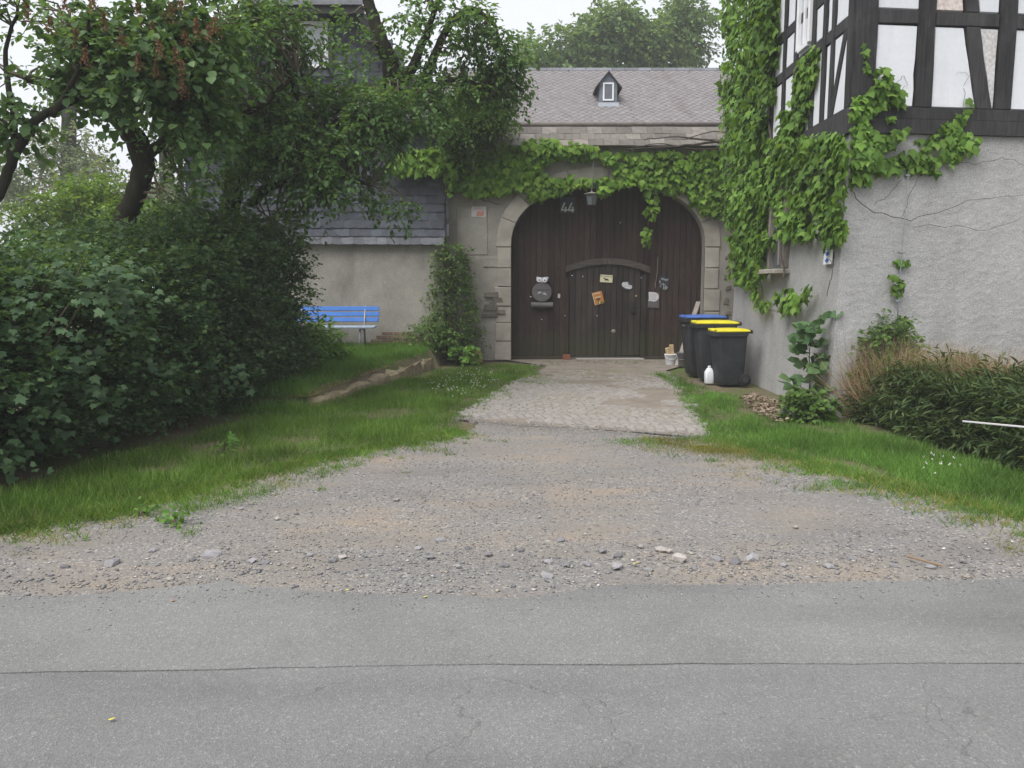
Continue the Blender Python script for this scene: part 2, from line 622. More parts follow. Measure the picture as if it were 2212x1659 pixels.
def m_wood(name, c1, c2, algae=0.0, z0=0, rough=.75, vert=True):
    m, t, b, o = newmat(name)
    v = coords(t, (18, 18, 1.2) if vert else (1.2, 18, 18), 'Position')
    r = ramp(t, [(.3, c1), (.7, c2)])
    n = noise(t, v, 2.0, 6, .65)
    t.links.new(n, r.inputs[0])
    q = ramp(t, [(0, .72), (1, 1.3)])
    t.links.new(rnd(t), q.inputs[0])
    c = mix(t, r.outputs[0], q.outputs[0], 1.0, 'MULTIPLY')
    # worn patches
    vp = coords(t, (1, 1, .5), 'Position')
    wr = ramp(t, [(.5, 0.0), (.72, .55)])
    t.links.new(noise(t, vp, 2.2, 6, .7), wr.inputs[0])
    c = mix(t, c, np.array(c2) * 1.7, wr.outputs[0])
    if algae:
        g = t.nodes.new('ShaderNodeNewGeometry')
        sx = t.nodes.new('ShaderNodeSeparateXYZ')
        t.links.new(g.outputs['Position'], sx.inputs[0])
        hgt = math_(t, 'ADD', sx.outputs[2], math_(t, 'MULTIPLY', noise(t, coords(t, (3, 3, 1), 'Position'), 1.2, 5), -.9))
        ar = ramp(t, [(.0, algae), (.16, 0.0)])
        t.links.new(hgt, ar.inputs[0])
        c = mix(t, c, (.045, .048, .022), ar.outputs[0])
    t.links.new(c, b.inputs['Base Color'])
    b.inputs['Roughness'].default_value = rough
    b.inputs['Specular IOR Level'].default_value = .25
    bump(t, b, n, .35, .006)
    return m
def m_slate(name, c, var=.3, streak=None):
    m, t, b, o = newmat(name)
    v = coords(t, kind='Position')
    c = np.array(c)
    r = ramp(t, [(0, c * (1 - var)), (.5, c), (1, c * (1 + var))])
    t.links.new(rnd(t), r.inputs[0])
    q = ramp(t, [(.3, .8), (.7, 1.2)])
    t.links.new(noise(t, v, 9, 5), q.inputs[0])
    cc = mix(t, r.outputs[0], q.outputs[0], 1.0, 'MULTIPLY')
    if streak is not None:
        vs = coords(t, (1.1, .16, .22), 'Position')
        s = ramp(t, [(.60, 0.0), (.72, .55)])
        t.links.new(noise(t, vs, 1.0, 3), s.inputs[0])
        cc = mix(t, cc, streak, s.outputs[0])
    t.links.new(cc, b.inputs['Base Color'])
    b.inputs['Roughness'].default_value = .72
    b.inputs['Specular IOR Level'].default_value = .22
    bump(t, b, noise(t, v, 25, 5), .35, .01)
    return m
def m_glass(name, c):
    m, t, b, o = newmat(name)
    b.inputs['Base Color'].default_value = rgba(c)
    b.inputs['Roughness'].default_value = .08
    b.inputs['Specular IOR Level'].default_value = .6
    return m
def m_pebble():
    m, t, b, o = newmat('pebbles')
    r = ramp(t, [(0, (0.120, 0.125, 0.138)), (.35, (0.189, 0.189, 0.198)), (.6, (0.249, 0.241, 0.228)), (.82, (0.301, 0.258, 0.206)), (.93, (0.361, 0.344, 0.318)), (1, (0.499, 0.482, 0.456))])
    t.links.new(rnd(t), r.inputs[0])
    q = ramp(t, [(.3, .8), (.7, 1.2)])
    t.links.new(noise(t, coords(t, kind='Position'), 60, 3), q.inputs[0])
    t.links.new(mix(t, r.outputs[0], q.outputs[0], 1.0, 'MULTIPLY'), b.inputs['Base Color'])
    b.inputs['Roughness'].default_value = .9
    b.inputs['Specular IOR Level'].default_value = .2
    return m

MT = dict(
    ground=m_ground(), gravel=m_gravel(),
    asphalt=m_asphalt('asphalt_far_lane', (.180, .180, .176), 0), asphalt2=m_asphalt('asphalt_near_lane', (.166, .167, .164), 7.3),
    tar=simple('dark_joint', (.14, .14, .138), .9),
    plaster=m_plaster('grey_roughcast', (.35, .346, .341), (.44, .435, .430), (.285, .28, .275), .8, 48, .014),
    plaster2=m_plaster('beige_grey_render', (.27, .255, .23), (.37, .35, .315), (.17, .155, .14), .7, 60),
    plaster3=m_plaster('stained_gate_render', (.24, .225, .20), (.36, .34, .305), (.16, .145, .125), .5, 50),
    white=m_plaster('white_lime_infill', (.70, .715, .75), (.75, .765, .80), (.62, .625, .65), .08, 14, .004, .03),
    white_dirty=m_plaster('peeled_infill', (.50, .48, .47), (.68, .67, .67), (.36, .33, .32), .3, 20, .008),
    pink=m_plaster('brick_red_patch', (.62, .52, .48), (.75, .68, .64), (.55, .28, .24), .3, 20, .006),
    timber=m_wood('black_timber', (.018, .018, .020), (.055, .053, .054), rough=.85),
    gatewood=m_wood('dark_brown_boards', (.020, .0125, .0105), (.050, .032, .027), algae=.45),
    wicketwood=m_wood('worn_wicket_boards', (.018, .014, .012), (.05, .040, .035), algae=.5),
    greywood=m_wood('grey_weathered_wood', (.13, .115, .10), (.25, .225, .20)),
    palewood=m_wood('fresh_offcut_wood', (.50, .36, .20), (.66, .50, .31)),
    sandstone=simple('grey_sandstone', (.33, .305, .265), .9, .22, 4, .1, bmp=.5, pieces=.13),
    rubble=simple('dark_rubble', (.17, .155, .135), .9, .3, 9, .1, bmp=.6, pieces=.25),
    brick=simple('old_brick', (.19, .135, .10), .9, .3, 12, .1, bmp=.5, pieces=.3),
    slate=m_slate('blue_grey_slate', (.072, .079, .096), .3),
    slate_light=m_slate('light_slate', (.125, .13, .143), .25), dormer_slate=m_slate('dormer_slate', (.15, .165, .195), .1), headwood=m_wood('weathered_arch_head', (.045, .036, .031), (.10, .085, .075), vert=False), slate_edge=m_slate('slate_eave_row', (.115, .12, .135), .25),
    barntile=m_slate('barn_shingle', (.180, .167, .167), .09, (.115, .085, .088)),
    coping=m_slate('coping_slab', (.155, .14, .125), .35, (.085, .078, .07)),
    zinc=simple('zinc_flashing', (.22, .24, .27), .45, .1, 5, .5, .3),
    dark=simple('dark_paint', (.02, .019, .018), .6),
    bark=simple('mossy_bark', (.024, .023, .015), .95, .5, 9, .1, bmp=1.0, sc3=(1, 1, .35)),
    twig=simple('grey_twigs', (.10, .085, .062), .95, .3, 9, .1),
    vine=simple('vine_stem', (.085, .07, .06), .95, .3, 12, .1),
    cobble=simple('granite_setts', (.25, .232, .214), .85, .12, 14, .2, bmp=.4, pieces=.12),
    bed=simple('sandy_joint_soil', (.205, .178, .150), .95, .25, 3, .1, bmp=.5),
    pebble=m_pebble(),
    stone=simple('slate_chunk', (.245, .24, .245), .9, .25, 14, .2, bmp=.5, pieces=.35),
    palestone=simple('pale_chunk', (.35, .32, .295), .9, .15, 14, .2, bmp=.4, pieces=.15),
    kerb=simple('mossy_kerb_stone', (.27, .225, .15), .95, .35, 5, .1, bmp=.8, pieces=.2),
    moss=simple('moss_topped_stone', (.13, .115, .042), .95, .45, 6, .1, bmp=.9),
    blue=simple('blue_bench_paint', (.06, .19, .55), .45, .12, 7, .4),
    blue_pale=simple('faded_blue_paint', (.26, .32, .40), .6, .2, 12, .3),
    binbody=simple('bin_plastic', (.034, .036, .040), .6, .45, 5, .25, detail=8),
    yellow=simple('yellow_lid', (.60, .53, .03), .55, .16, 7, .3, detail=7),
    bluelid=simple('blue_lid', (.06, .125, .38), .55, .2, 7, .3, detail=7),
    rubber=simple('black_rubber', (.018, .018, .018), .8),
    whiteplastic=simple('white_plastic', (.72, .74, .78), .4, .05, 5, .4),
    galv=simple('grey_bucket', (.16, .16, .165), .5, .25, 9, .4, .4),
    paper=simple('white_paper', (.62, .60, .62), .8, .08, 9, .1),
    chalk=simple('chalk_white', (.62, .62, .62), .9, .15, 40, .1),
    chalkslate=simple('chalk_board_slate', (.035, .042, .055), .7, .2, 20, .3),
    plate=simple('dark_number_plate', (.046, .054, .062), .6, .25, 14, .35),
    number=simple('number_paint', (.52, .50, .49), .7, .08, 20),
    orange=simple('orange_sign', (.50, .19, .045), .5, .06, 12),
    cream=simple('cream_sign', (.66, .62, .42), .5, .05, 12),
    ink=simple('sign_ink', (.02, .02, .02), .7),
    olive=simple('olive_print', (.16, .14, .03), .7),
    owlgrey=simple('owl_grey_metal', (.115, .105, .11), .6, .2, 10, .3),
    owlwhite=simple('owl_white_enamel', (.44, .44, .48), .5, .15, 14, .3),
    redprint=simple('faded_red_print', (.55, .25, .2), .8),
    noticepale=simple('notice_sheet', (.52, .50, .52), .6, .08, 14),
    signblue=simple('sign_blue', (.05, .16, .50), .5),
    lantern=simple('lantern_metal', (.055, .06, .06), .5, .2, 12, .4),
    lantern_roof=simple('lantern_roof', (.20, .20, .17), .6, .2, 12, .4),
    lantern_glass=m_glass('lantern_glass', (.12, .135, .14)),
    glass=m_glass('window_glass', (.10, .11, .13)),
    glass_pale=m_glass('curtained_glass', (.45, .47, .50)),
    frame=simple('white_window_frame', (.78, .78, .80), .5, .04, 8),
    steel=simple('grey_steel', (.25, .27, .29), .5, .15, 9, .4, .3),
    brass=simple('brass', (.5, .4, .12), .4, .1, 9, .4, .6),
    terracotta=simple('terracotta', (.22, .085, .05), .8),
    # leaves
    ivy=leafmat('bright_creeper_leaf', (.085, .175, .022), (.148, .270, .034), (.215, .35, .055), .40, .5, .2, big=.25, bscale=1.5),
    ivy_deep=leafmat('deep_creeper_leaf', (.076, .155, .028), (.135, .25, .042), (.20, .335, .066), .38, .55, .18, big=.3, bscale=1.2),
    lilac=leafmat('lilac_leaf', (.053, .110, .038), (.090, .172, .058), (.148, .245, .092), .42, .5, .25),
    apple=leafmat('fruit_tree_leaf', (.060, .125, .040), (.102, .196, .062), (.165, .275, .098), .44, .5, .25),
    hedge=leafmat('dark_hedge_leaf', (.044, .090, .040), (.075, .140, .058), (.13, .21, .088), .42, .5, .22),
    hazel=leafmat('broad_shrub_leaf', (.044, .088, .042), (.070, .128, .058), (.11, .18, .085), .38, .55, .2),
    elder=leafmat('light_shrub_leaf', (.075, .14, .026), (.12, .21, .036), (.18, .28, .055), .42, .5, .2),
    shrub=leafmat('rose_shrub_leaf', (.055, .110, .026), (.095, .170, .038), (.15, .24, .055), .38, .5, .2),
    barntree=leafmat('far_tree_leaf', (.085, .150, .050), (.135, .220, .075), (.20, .30, .110), .42, .55, .15, big=.25, bscale=.35),
    willow=leafmat('far_willow_leaf', (.13, .175, .095), (.18, .235, .13), (.25, .31, .18), .42, .6, .15, big=.25, bscale=.3),
    grass=leafmat('grass_blade', (.066, .140, .026), (.120, .228, .042), (.22, .32, .085), .45, .65, .12, big=.4, bscale=1.1),
    grass_pale=leafmat('yellow_grass_blade', (.17, .20, .045), (.27, .28, .075), (.38, .34, .13), .4, .7, .1, bscale=.8),
    straw=leafmat('dry_straw', (.26, .18, .11), (.40, .29, .19), (.52, .41, .29), .35, .8, .1, big=.2),
    litter=leafmat('leaf_litter', (.14, .10, .07), (.25, .19, .14), (.36, .30, .24), .1, .9, .1, big=.2),
    lily=leafmat('strap_leaf', (.050, .080, .034), (.080, .125, .050), (.14, .19, .080), .32, .7, .1),
    sapling=leafmat('ash_leaf', (.060, .125, .050), (.095, .18, .07), (.14, .24, .095), .38, .5, .2),
    weed=leafmat('weed_leaf', (.072, .165, .034), (.126, .255, .050), (.20, .335, .084), .45, .6, .15, big=.4, bscale=1.1),
    panicle=leafmat('brown_seed_head', (.10, .060, .035), (.16, .088, .048), (.22, .13, .075), .2, .8, .1, big=.2),
    petal=leafmat('clover_flower', (.5, .5, .46), (.65, .65, .6), (.8, .8, .75), .2, .7, .1, big=.05),
)

# ------------------------------------------------------------------ ground, road, driveway
TERR = [(-2.75, 10.6), (-2.35, 12.9), (-1.95, 14.6), (-1.72, 15.7), (-1.45, 17.3), (-9.0, 17.3), (-9.0, 10.6)]
def hgt(P):
    """ground height: raised terrace in front of the slate house"""
    P = np.asarray(P, float)
    ins = inpoly(P[:, :2], TERR)
    d = edgedist(P[:, :2], TERR)
    h = np.where(ins, .15 + .20 * np.clip((P[:, 1] - 11.0) / 6.0, 0, 1), 0.0)
    return h * np.clip(d / .12, 0, 1) if False else h
xs = np.unique(np.concatenate([np.linspace(-900, -12, 14), np.linspace(-12, 12, 161), np.linspace(12, 900, 14)]))
ys = np.unique(np.concatenate([np.linspace(-900, -4, 10), np.linspace(-4, 22, 174), np.linspace(22, 1400, 16)]))
XX, YY = np.meshgrid(xs, ys)
GV = np.c_[XX.ravel(), YY.ravel(), np.zeros(XX.size)]
near = (np.abs(GV[:, 0]) < 14) & (GV[:, 1] > -4) & (GV[:, 1] < 22)
hh = hgt(GV)
GV[:, 2] = np.where(near, hh + (fbm(GV * 1.5, 5) - .6) * .02 * (hh > 0) - .03 + .03 * (hh > 0), -.03)
nx, ny = len(xs), len(ys)
ii = (np.arange(ny - 1)[:, None] * nx + np.arange(nx - 1)[None]).ravel()
GF = np.c_[ii, ii + 1, ii + nx + 1, ii + nx]
link('ground', npmesh('ground', GV, GF, MT['ground'], True), None, (0, 0, 0), kind='structure')

def sheet(name, poly, z, mat, thick=0.0, **kw):
    mb = MB()
    pts = [Vector((p[0], p[1], z)) for p in poly]
    if thick:
        mb.prism([p - Vector((0, 0, thick)) for p in pts], (0, 0, thick))
    else:
        mb.add(pts, [tuple(range(len(pts)))])
    return mb.build(name, mat, None, loc=(0, 0, 0), **kw)

GRAVEL_EDGE_L = [(-350, 1230), (0, 1150), (180, 1120), (330, 1085), (520, 1035), (700, 990), (850, 960), (1000, 930), (1020, 905)]
GRAVEL_EDGE_R = [(1560, 950), (1700, 985), (1850, 1030), (2000, 1065), (2212, 1115), (2600, 1215)]
ROAD_EDGE = [(-900, 1330), (-300, 1305), (0, 1296), (200, 1290), (440, 1268), (495, 1258), (530, 1272), (700, 1284), (800, 1290), (960, 1290), (1060, 1300), (1130, 1300), (1220, 1284), (1350, 1268), (1600, 1270), (1900, 1262), (2212, 1256), (2600, 1248), (3200, 1235)]
gl, gr, re = gp(GRAVEL_EDGE_L), gp(GRAVEL_EDGE_R), gp(ROAD_EDGE)
gravel_poly = wobble([(-11, 3.2), (-11, 5.4)] + gl + [tuple(G(1300, 930)[:2])] + gr + [(11, 6.6), (11, 3.2)], .08, .14, 5)
sheet('gravel_driveway', gravel_poly, -.004, MT['gravel'], kind='structure')

re2 = [(-60, 4.0)] + [p for p in re if -30 < p[0] < 30] + [(60, 4.4)]
edge = wobble(re2, .05, .022, 8, False, 5.0)
seam_px = [(-600, 1466), (0, 1460), (300, 1456), (600, 1449), (1100, 1443), (1600, 1441), (2212, 1440), (2900, 1436)]
seam = [(-60, 3.1)] + gp(seam_px) + [(60, 3.2)]
seam_w = wobble(seam, .03, .022, 12, False, 3.0)
road1 = edge + [(p[0], p[1]) for p in seam_w[::-1]]
sheet('road_joint', [(-60, 3.6), (-60, 2.6), (60, 2.6), (60, 3.6)], .001, MT['tar'], kind='structure')
road = sheet('road', road1, .016, MT['asphalt'], .03, kind='structure')
gap = [(p[0], p[1] - .0025 - .002 * math.sin(p[0] * 3.1)) for p in seam_w]
sheet('road_near_lane', gap + [(60, -4.5), (-60, -4.5)], .012, MT['asphalt2'], .03, kind='structure')

# bed of the paving
PAVE_PX = [(985, 905), (1030, 872), (1085, 835), (1150, 806), (1185, 790), (1100, 779), (1100, 770), (1520, 770), (1520, 779), (1440, 800), (1470, 835), (1505, 890), (1548, 948), (1400, 935), (1250, 925), (1100, 918)]
PAVE = gp(PAVE_PX)
sheet('paving_bed', wobble(PAVE, .15, .05, 4), .000, MT['bed'], kind='structure')

# ------------------------------------------------------------------ gate wall
GX, GY = 2.07, 17.4
HALF, SPR, APEX = 2.09, 2.45, 3.80
WALL_L, WALL_R, WALL_T = -1.50, 5.6, 4.56
def arch(n, half=HALF, spr=SPR, top=APEX, e=2.25):
    out = []
    for i in range(n + 1):
        a = math.pi * (1 - i / n)
        cx, sz = math.cos(a), math.sin(a)
        out.append((GX + half * math.copysign(abs(cx) ** (2 / e), cx), spr + (top - spr) * abs(sz) ** (2 / e)))
    return out
gw = thing('gate_wall', 'grey rendered wall with a stone arch round the big brown gate', 'wall', (GX, GY + .3, 0))
mb = MB()
A = arch(28)
TH = .62
for y, fl in ((GY, 1), (GY + TH, -1)):
    # left and right piers
    for x0, x1 in ((WALL_L, GX - HALF), (GX + HALF, WALL_R)):
        q = [(x0, y, 0), (x1, y, 0), (x1, y, SPR), (x1, y, WALL_T), (x0, y, WALL_T)]
        mb.add(q, [(0, 1, 2, 3, 4)[::fl]])
    for (xa, za), (xb, zb) in zip(A[:-1], A[1:]):
        mb.add([(xa, y, za), (xb, y, zb), (xb, y, WALL_T), (xa, y, WALL_T)], [(0, 1, 2, 3)[::fl]])
inner = [(GX - HALF, 0)] + A + [(GX + HALF, 0)]
for (xa, za), (xb, zb) in zip(inner[:-1], inner[1:]):
    mb.add([(xa, GY, za), (xb, GY, zb), (xb, GY + TH, zb), (xa, GY + TH, za)], [(3, 2, 1, 0)])
mb.add([(WALL_L, GY, 0), (WALL_L, GY + TH, 0), (WALL_L, GY + TH, WALL_T), (WALL_L, GY, WALL_T)], [(0, 3, 2, 1)])
mb.add([(WALL_R, GY, 0), (WALL_R, GY + TH, 0), (WALL_R, GY + TH, WALL_T), (WALL_R, GY, WALL_T)], [(0, 1, 2, 3)])
mb.add([(WALL_L, GY, WALL_T), (WALL_R, GY, WALL_T), (WALL_R, GY + TH, WALL_T), (WALL_L, GY + TH, WALL_T)], [(0, 1, 2, 3)])
mb.build('render', MT['plaster3'], gw)
# arch stones: voussoirs and jamb blocks, each its own
def stone_prism(pts, depth, y0, mat, parent, name, ch=.012):
    cx = sum(p[0] for p in pts) / len(pts); cz = sum(p[1] for p in pts) / len(pts)
    mb = MB()
    n = len(pts)
    def sh(k):
        return [(cx + (p[0] - cx) * k[0], cz + (p[1] - cz) * k[1]) for p in pts]
    w_ = max(p[0] for p in pts) - min(p[0] for p in pts); h_ = max(p[1] for p in pts) - min(p[1] for p in pts)
    k = (1 - 2 * ch / w_, 1 - 2 * ch / h_)
    back = [Vector((p[0], y0 + .05, p[1])) for p in pts]
    mid = [Vector((p[0], y0 - depth + ch, p[1])) for p in pts]
    fr = [Vector((p[0], y0 - depth, p[1])) for p in sh(k)]
    vs = back + mid + fr
    fs = [tuple(2 * n + i for i in range(n))]
    for i in range(n):
        j = (i + 1) % n
        fs.append((i, j, n + j, n + i))
        fs.append((n + i, n + j, 2 * n + j, 2 * n + i))
    mb.add(vs, fs)
    return mb.build(name, mat, parent)
out_top = APEX + .34
J = .006
cuts = [0, 3, 6, 8, 11, 14, 17, 20, 22, 25, 28]
AO = arch(28, HALF + .33, SPR, out_top, 2.25)
for a, b in zip(cuts[:-1], cuts[1:]):
    ins_ = [A[i] for i in range(a, b + 1)]
    outs = [AO[i] for i in range(b, a - 1, -1)]
    pts = ins_ + outs
    cx = sum(p[0] for p in pts) / len(pts); cz = sum(p[1] for p in pts) / len(pts)
    pts = [(cx + (x - cx) * .985, cz + (z - cz) * .985) for x, z in pts]
    pts = [(x, z) for x, z in pts]
    stone_prism(pts, .035 + random.uniform(-.006, .008), GY, MT['sandstone'], gw, 'arch_stone')
for side in (-1, 1):
    z = 0.0
    hs = [.42, .40, .36, .42, .40, .45] if side < 0 else [.62, .45, .48, .45, .45]
    for k, h in enumerate(hs):
        h = min(h, SPR - z)
        if h < .1: break
        wd = .31 + random.uniform(-.03, .05)
        xi = GX + side * HALF
        xo = xi + side * wd
        pts = [(xi, z + J), (xo, z + J + random.uniform(0, .01)), (xo, z + h - J - random.uniform(0, .01)), (xi, z + h - J)]
        if side < 0: pts = pts[::-1]
        stone_prism(pts[::-1] if side > 0 else pts[::-1], .03 + random.uniform(-.008, .012), GY, MT['sandstone'], gw, 'jamb_stone')
        z += h
# exposed rubble where the render has come off
for (px, py, w_, h_) in ((1062, 636, .30, .12), (1075, 648, .24, .10), (1060, 664, .33, .13), (1082, 673, .2, .09), (1058, 681, .36, .09), (1064, 655, .18, .07),
                         (1571, 556, .10, .09), (1574, 575, .14, .08), (1570, 598, .12, .12), (1573, 622, .12, .10), (1569, 650, .14, .14), (1573, 676, .12, .1)):
    c = AY(px, py, GY)
    x0 = c.x if c.x < GX else c.x
    pts = [(x0 - w_ / 2, c.z - h_ / 2), (x0 + w_ / 2, c.z - h_ / 2 + random.uniform(-.02, .02)), (x0 + w_ / 2 - random.uniform(0, .03), c.z + h_ / 2), (x0 - w_ / 2 + random.uniform(0, .04), c.z + h_ / 2 - random.uniform(0, .02))]
    stone_prism(pts, .012 + random.uniform(0, .012), GY if c.x > GX else GY - .036, MT['rubble'], gw, 'rubble_stone', .008)
# string course patch on the left pier
stone_prism([(-.62, 2.02), (-.02, 2.02), (-.02, 2.24), (-.62, 2.24)], .02, GY, MT['plaster3'], gw, 'plinth_block')
stone_prism([(-1.2, 2.28), (-.52, 2.28), (-.52, 3.28), (-1.2, 3.28)], .015, GY, MT['plaster3'], gw, 'render_panel')
# coping slabs, three courses sloping forward
cop = MB().box((0, 0, 0), (.318, .30, .028), None, .005).build('coping_slab', MT['coping'], None, loc=(0, 0, 0))
cop_me = cop.data
bpy.data.objects.remove(cop)
tilt = Matrix.Rotation(math.radians(38), 4, 'X')
ms = []
for r in range(3):
    for i in range(23):
        x = WALL_L + .05 + i * .322 + (.16 if r % 2 else 0)
        if x > WALL_R - .1: continue
        y = GY - .12 + r * .19
        z = WALL_T + .06 + r * .155 + random.uniform(-.006, .006)
        ms.append(Matrix.Translation((x, y, z)) @ tilt @ Matrix.Rotation(random.uniform(-.02, .02), 4, 'Z'))
pieces('coping_slab', [cop_me], ms, gw)
MB().prism([(WALL_L, GY - .16, WALL_T - .02), (WALL_L, GY + .46, WALL_T + .50), (WALL_L, GY + .6, WALL_T + .50), (WALL_L, GY + .6, WALL_T - .02)][::-1], (WALL_R - WALL_L, 0, 0)).build('coping_bed', MT['plaster3'], gw)
MB().tube([(WALL_L, GY + .47, WALL_T + .535), (WALL_R, GY + .47, WALL_T + .535)], .055, 8).build('ridge_cap', MT['coping'], gw, True)

# ------------------------------------------------------------------ wooden gate
DY = GY + .30                      # face of the boards
gt = thing('wooden_gate', 'wide dark brown plank gate filling the stone arch', 'gate', (GX, DY, 0))
PW = .131
def wick_top(x):                   # underside of the arched wicket head
    t = (x - (GX + .02)) / .86
    return 1.93 + .16 * (1 - t * t)
WX0, WX1 = GX - .80, GX + .86
x = GX - HALF - .1
while x < GX + HALF + .1:
    x1 = x + PW
    mid = x + PW / 2
    z0 = .05 + random.uniform(0, .012)
    if WX0 - .02 < mid < WX1 + .02:
        z0 = wick_top(mid) + .05
    off = random.uniform(-.005, .005)
    MB().box((mid, DY + .02 + off, (z0 + 4.05) / 2), (PW - .007, .04, 4.05 - z0), None, .004).build('plank', MT['gatewood'], gt)
    x = x1
MB().box((GX, DY + .075, 2.05), (4.5, .05, 4.0)).build('backing_frame', MT['dark'], gt)
for x0, x1 in ((GX - HALF - .02, WX0 - .05), (WX1 + .02, GX + HALF)):
    MB().box(((x0 + x1) / 2, DY + .0, .02), (x1 - x0, .06, .05), None, .004).build('bottom_rail', MT['gatewood'], gt)
MB().box((GX + .03, DY - .012, 3.0), (.07, .03, 1.75), None, .004).build('meeting_stile', MT['gatewood'], gt)
# wicket door
x = WX0
wk = []
nW = 12
ww = (WX1 - .10 - WX0) / nW
for i in range(nW):
    x0 = WX0 + i * ww
    mid = x0 + ww / 2
    zt = wick_top(mid) + .02
    z0 = .045 + .004 * i
    p = MB().box((mid, DY + .012 + random.uniform(-.004, .004), (z0 + zt) / 2), (ww - .008, .035, zt - z0), None, .004).build('wicket_plank', MT['wicketwood'], gt)
MB().box((WX1 - .03, DY - .012, .95), (.11, .06, 1.82), None, .006).build('wicket_post', MT['wicketwood'], gt)
MB().box((WX0 - .05, DY - .006, .92), (.07, .05, 1.76), None, .006).build('wicket_post', MT['gatewood'], gt)
for s in (0, 1):                   # arched head in two pieces
    pts_u, pts_l = [], []
    for i in range(9):
        t = i / 8
        xx = (WX0 - .09) + (GX + .015 - WX0 + .09) * t if s == 0 else GX + .025 + (WX1 + .09 - GX - .025) * t
        zl = wick_top(xx)
        pts_l.append((xx, DY - .05, zl)); pts_u.append((xx, DY - .05, zl + .135))
    MB().prism(pts_l + pts_u[::-1], (0, .07, 0)).build('arched_head', MT['headwood'], gt)
MB().box((GX + .60, DY - .025, 1.14), (.10, .02, .26), None, .008).build('lock_plate', MT['dark'], gt)
MB().tube([(GX + .64, DY - .03, 1.12), (GX + .64, DY - .09, 1.12), (GX + .53, DY - .09, 1.10)], .012, 6).build('door_handle', MT['dark'], gt, True)
MB().lathe((GX + .665, DY - .035, 1.40), [(.001, 0), (.022, 0), (.022, .012), (.001, .014)], 10, R=Matrix.Rotation(math.radians(90), 3, 'X')).build('lock_cylinder', MT['brass'], gt, True)
MB().lathe((GX + .18, DY - .012, .62), [(.001, 0), (.05, 0), (.05, .006), (.001, .007)], 12, R=Matrix.Rotation(math.radians(90), 3, 'X')).build('cover_disc', MT['greywood'], gt, True)
for px, py in ((1310, 596), (1340, 481), (1236, 595), (1259, 597), (1221, 682), (1290, 682), (1170, 690), (1385, 600)):
    c = AY(px, py, DY - .004)
    MB().lathe(c, [(.001, 0), (.012, 0), (.012, .006), (.001, .008)], 8, R=Matrix.Rotation(math.radians(90), 3, 'X')).build('nail_head', MT['frame'], gt, True)
MB().box((GX - .84, DY - .05, .025), (.16, .14, .11), None, .01).build('clay_brick', MT['terracotta'], None, label='small terracotta brick lying against the foot of the gate', cat='brick') if False else None
_b = MB().box((GX - .86, DY - .08, .055), (.17, .11, .11), None, .01).build('clay_brick', MT['terracotta'], None)
props(_b, 'reddish clay brick standing at the foot of the wooden gate', 'brick')
_b = MB().box((GX + .1, DY - .02, .012), (1.5, .34, .024), None, .01).build('threshold_stone', MT['palestone'], None)
props(_b, 'pale worn stone threshold under the wicket door', 'threshold')

# ------------------------------------------------------------------ house on the left, slate clad, gable to the road
HY = 17.15
hs_ = thing('slate_house', 'house with blue-grey slate cladding over a rough grey rendered ground floor', 'house', (-4.1, HY + 3, .3))
HX0, HX1 = -6.85, -1.46
Z1, Z2, ZE = 2.52, 5.0, 7.2
ZR = 8.2
MB().box(((HX0 + HX1) / 2, HY + 3.2, 1.27), (HX1 - HX0, 6.4, 2.54)).build('ground_floor_wall', MT['plaster2'], hs_)
MB().box(((HX0 + HX1) / 2, HY + 3.26, (Z1 + Z2) / 2 + .02), (HX1 - HX0 - .02, 6.4, Z2 - Z1)).build('upper_wall', MT['dark'], hs_)
XR = (HX0 + HX1) / 2
def gable(dx=0.0, top=ZE):
    h = (HX1 - XR)
    k = (ZR + .2 - Z2) / h
    xt = (ZR + .2 - top) / k
    return [(HX0, Z2), (HX1, Z2), (XR + xt, top), (XR - xt, top)]
gp_ = gable()
MB().prism([(x, HY + .10, z) for x, z in gp_], (0, 6.2, 0)).build('gable_wall', MT['dark'], hs_)
# slates
def slate_mesh(name, w_, h_, mat, t=.012):
    mb = MB()
    pts = [(-w_ / 2, 0, h_), (-w_ / 2, 0, h_ * .30), (-w_ * .36, 0, h_ * .08), (-w_ * .15, 0, 0), (w_ * .5, 0, 0), (w_ / 2, 0, h_)]
    mb.prism(pts, (0, t, 0))
    o = mb.build(name, mat, None, loc=(0, 0, 0))
    me = o.data
    bpy.data.objects.remove(o)
    return me
sl = slate_mesh('slate', .27, .29, MT['slate'])
sl_l = slate_mesh('slate', .27, .29, MT['slate_edge'])
ms, ms_low = [], []
z = Z1 - .02
row = 0
while z < Z2 - .1:
    x = HX0 + .10 + (.12 if row % 2 else 0)
    while x < HX1 + .06:
        fl = .13 if row == 0 else (.06 if row == 1 else (.025 if row == 2 else 0))
        ang = math.radians(5.5 + (24 if row == 0 else 14 if row == 1 else 5 if row == 2 else 0))
        M_ = Matrix.Translation((x, HY - .035 - fl + random.uniform(-.006, .006), z + (x - HX0) * -.004)) @ Matrix.Rotation(random.uniform(-.045, .045), 4, 'Y') @ Matrix.Rotation(-ang, 4, 'X') @ Matrix.Scale(random.uniform(.9, 1.08), 4, (1, 0, 0))
        (ms_low if row < 1 else ms).append((x, M_))
        x += .235
    z += .172
    row += 1
ms.sort(key=lambda a: -a[0])
ms_low.sort(key=lambda a: -a[0])
pieces('slate', [sl], [m for x, m in ms], hs_, 270)
pieces('slate', [sl_l], [m for x, m in ms_low], hs_, 30, 'slate_edge_row')
ms = []
z = Z2 + .35
row = 0
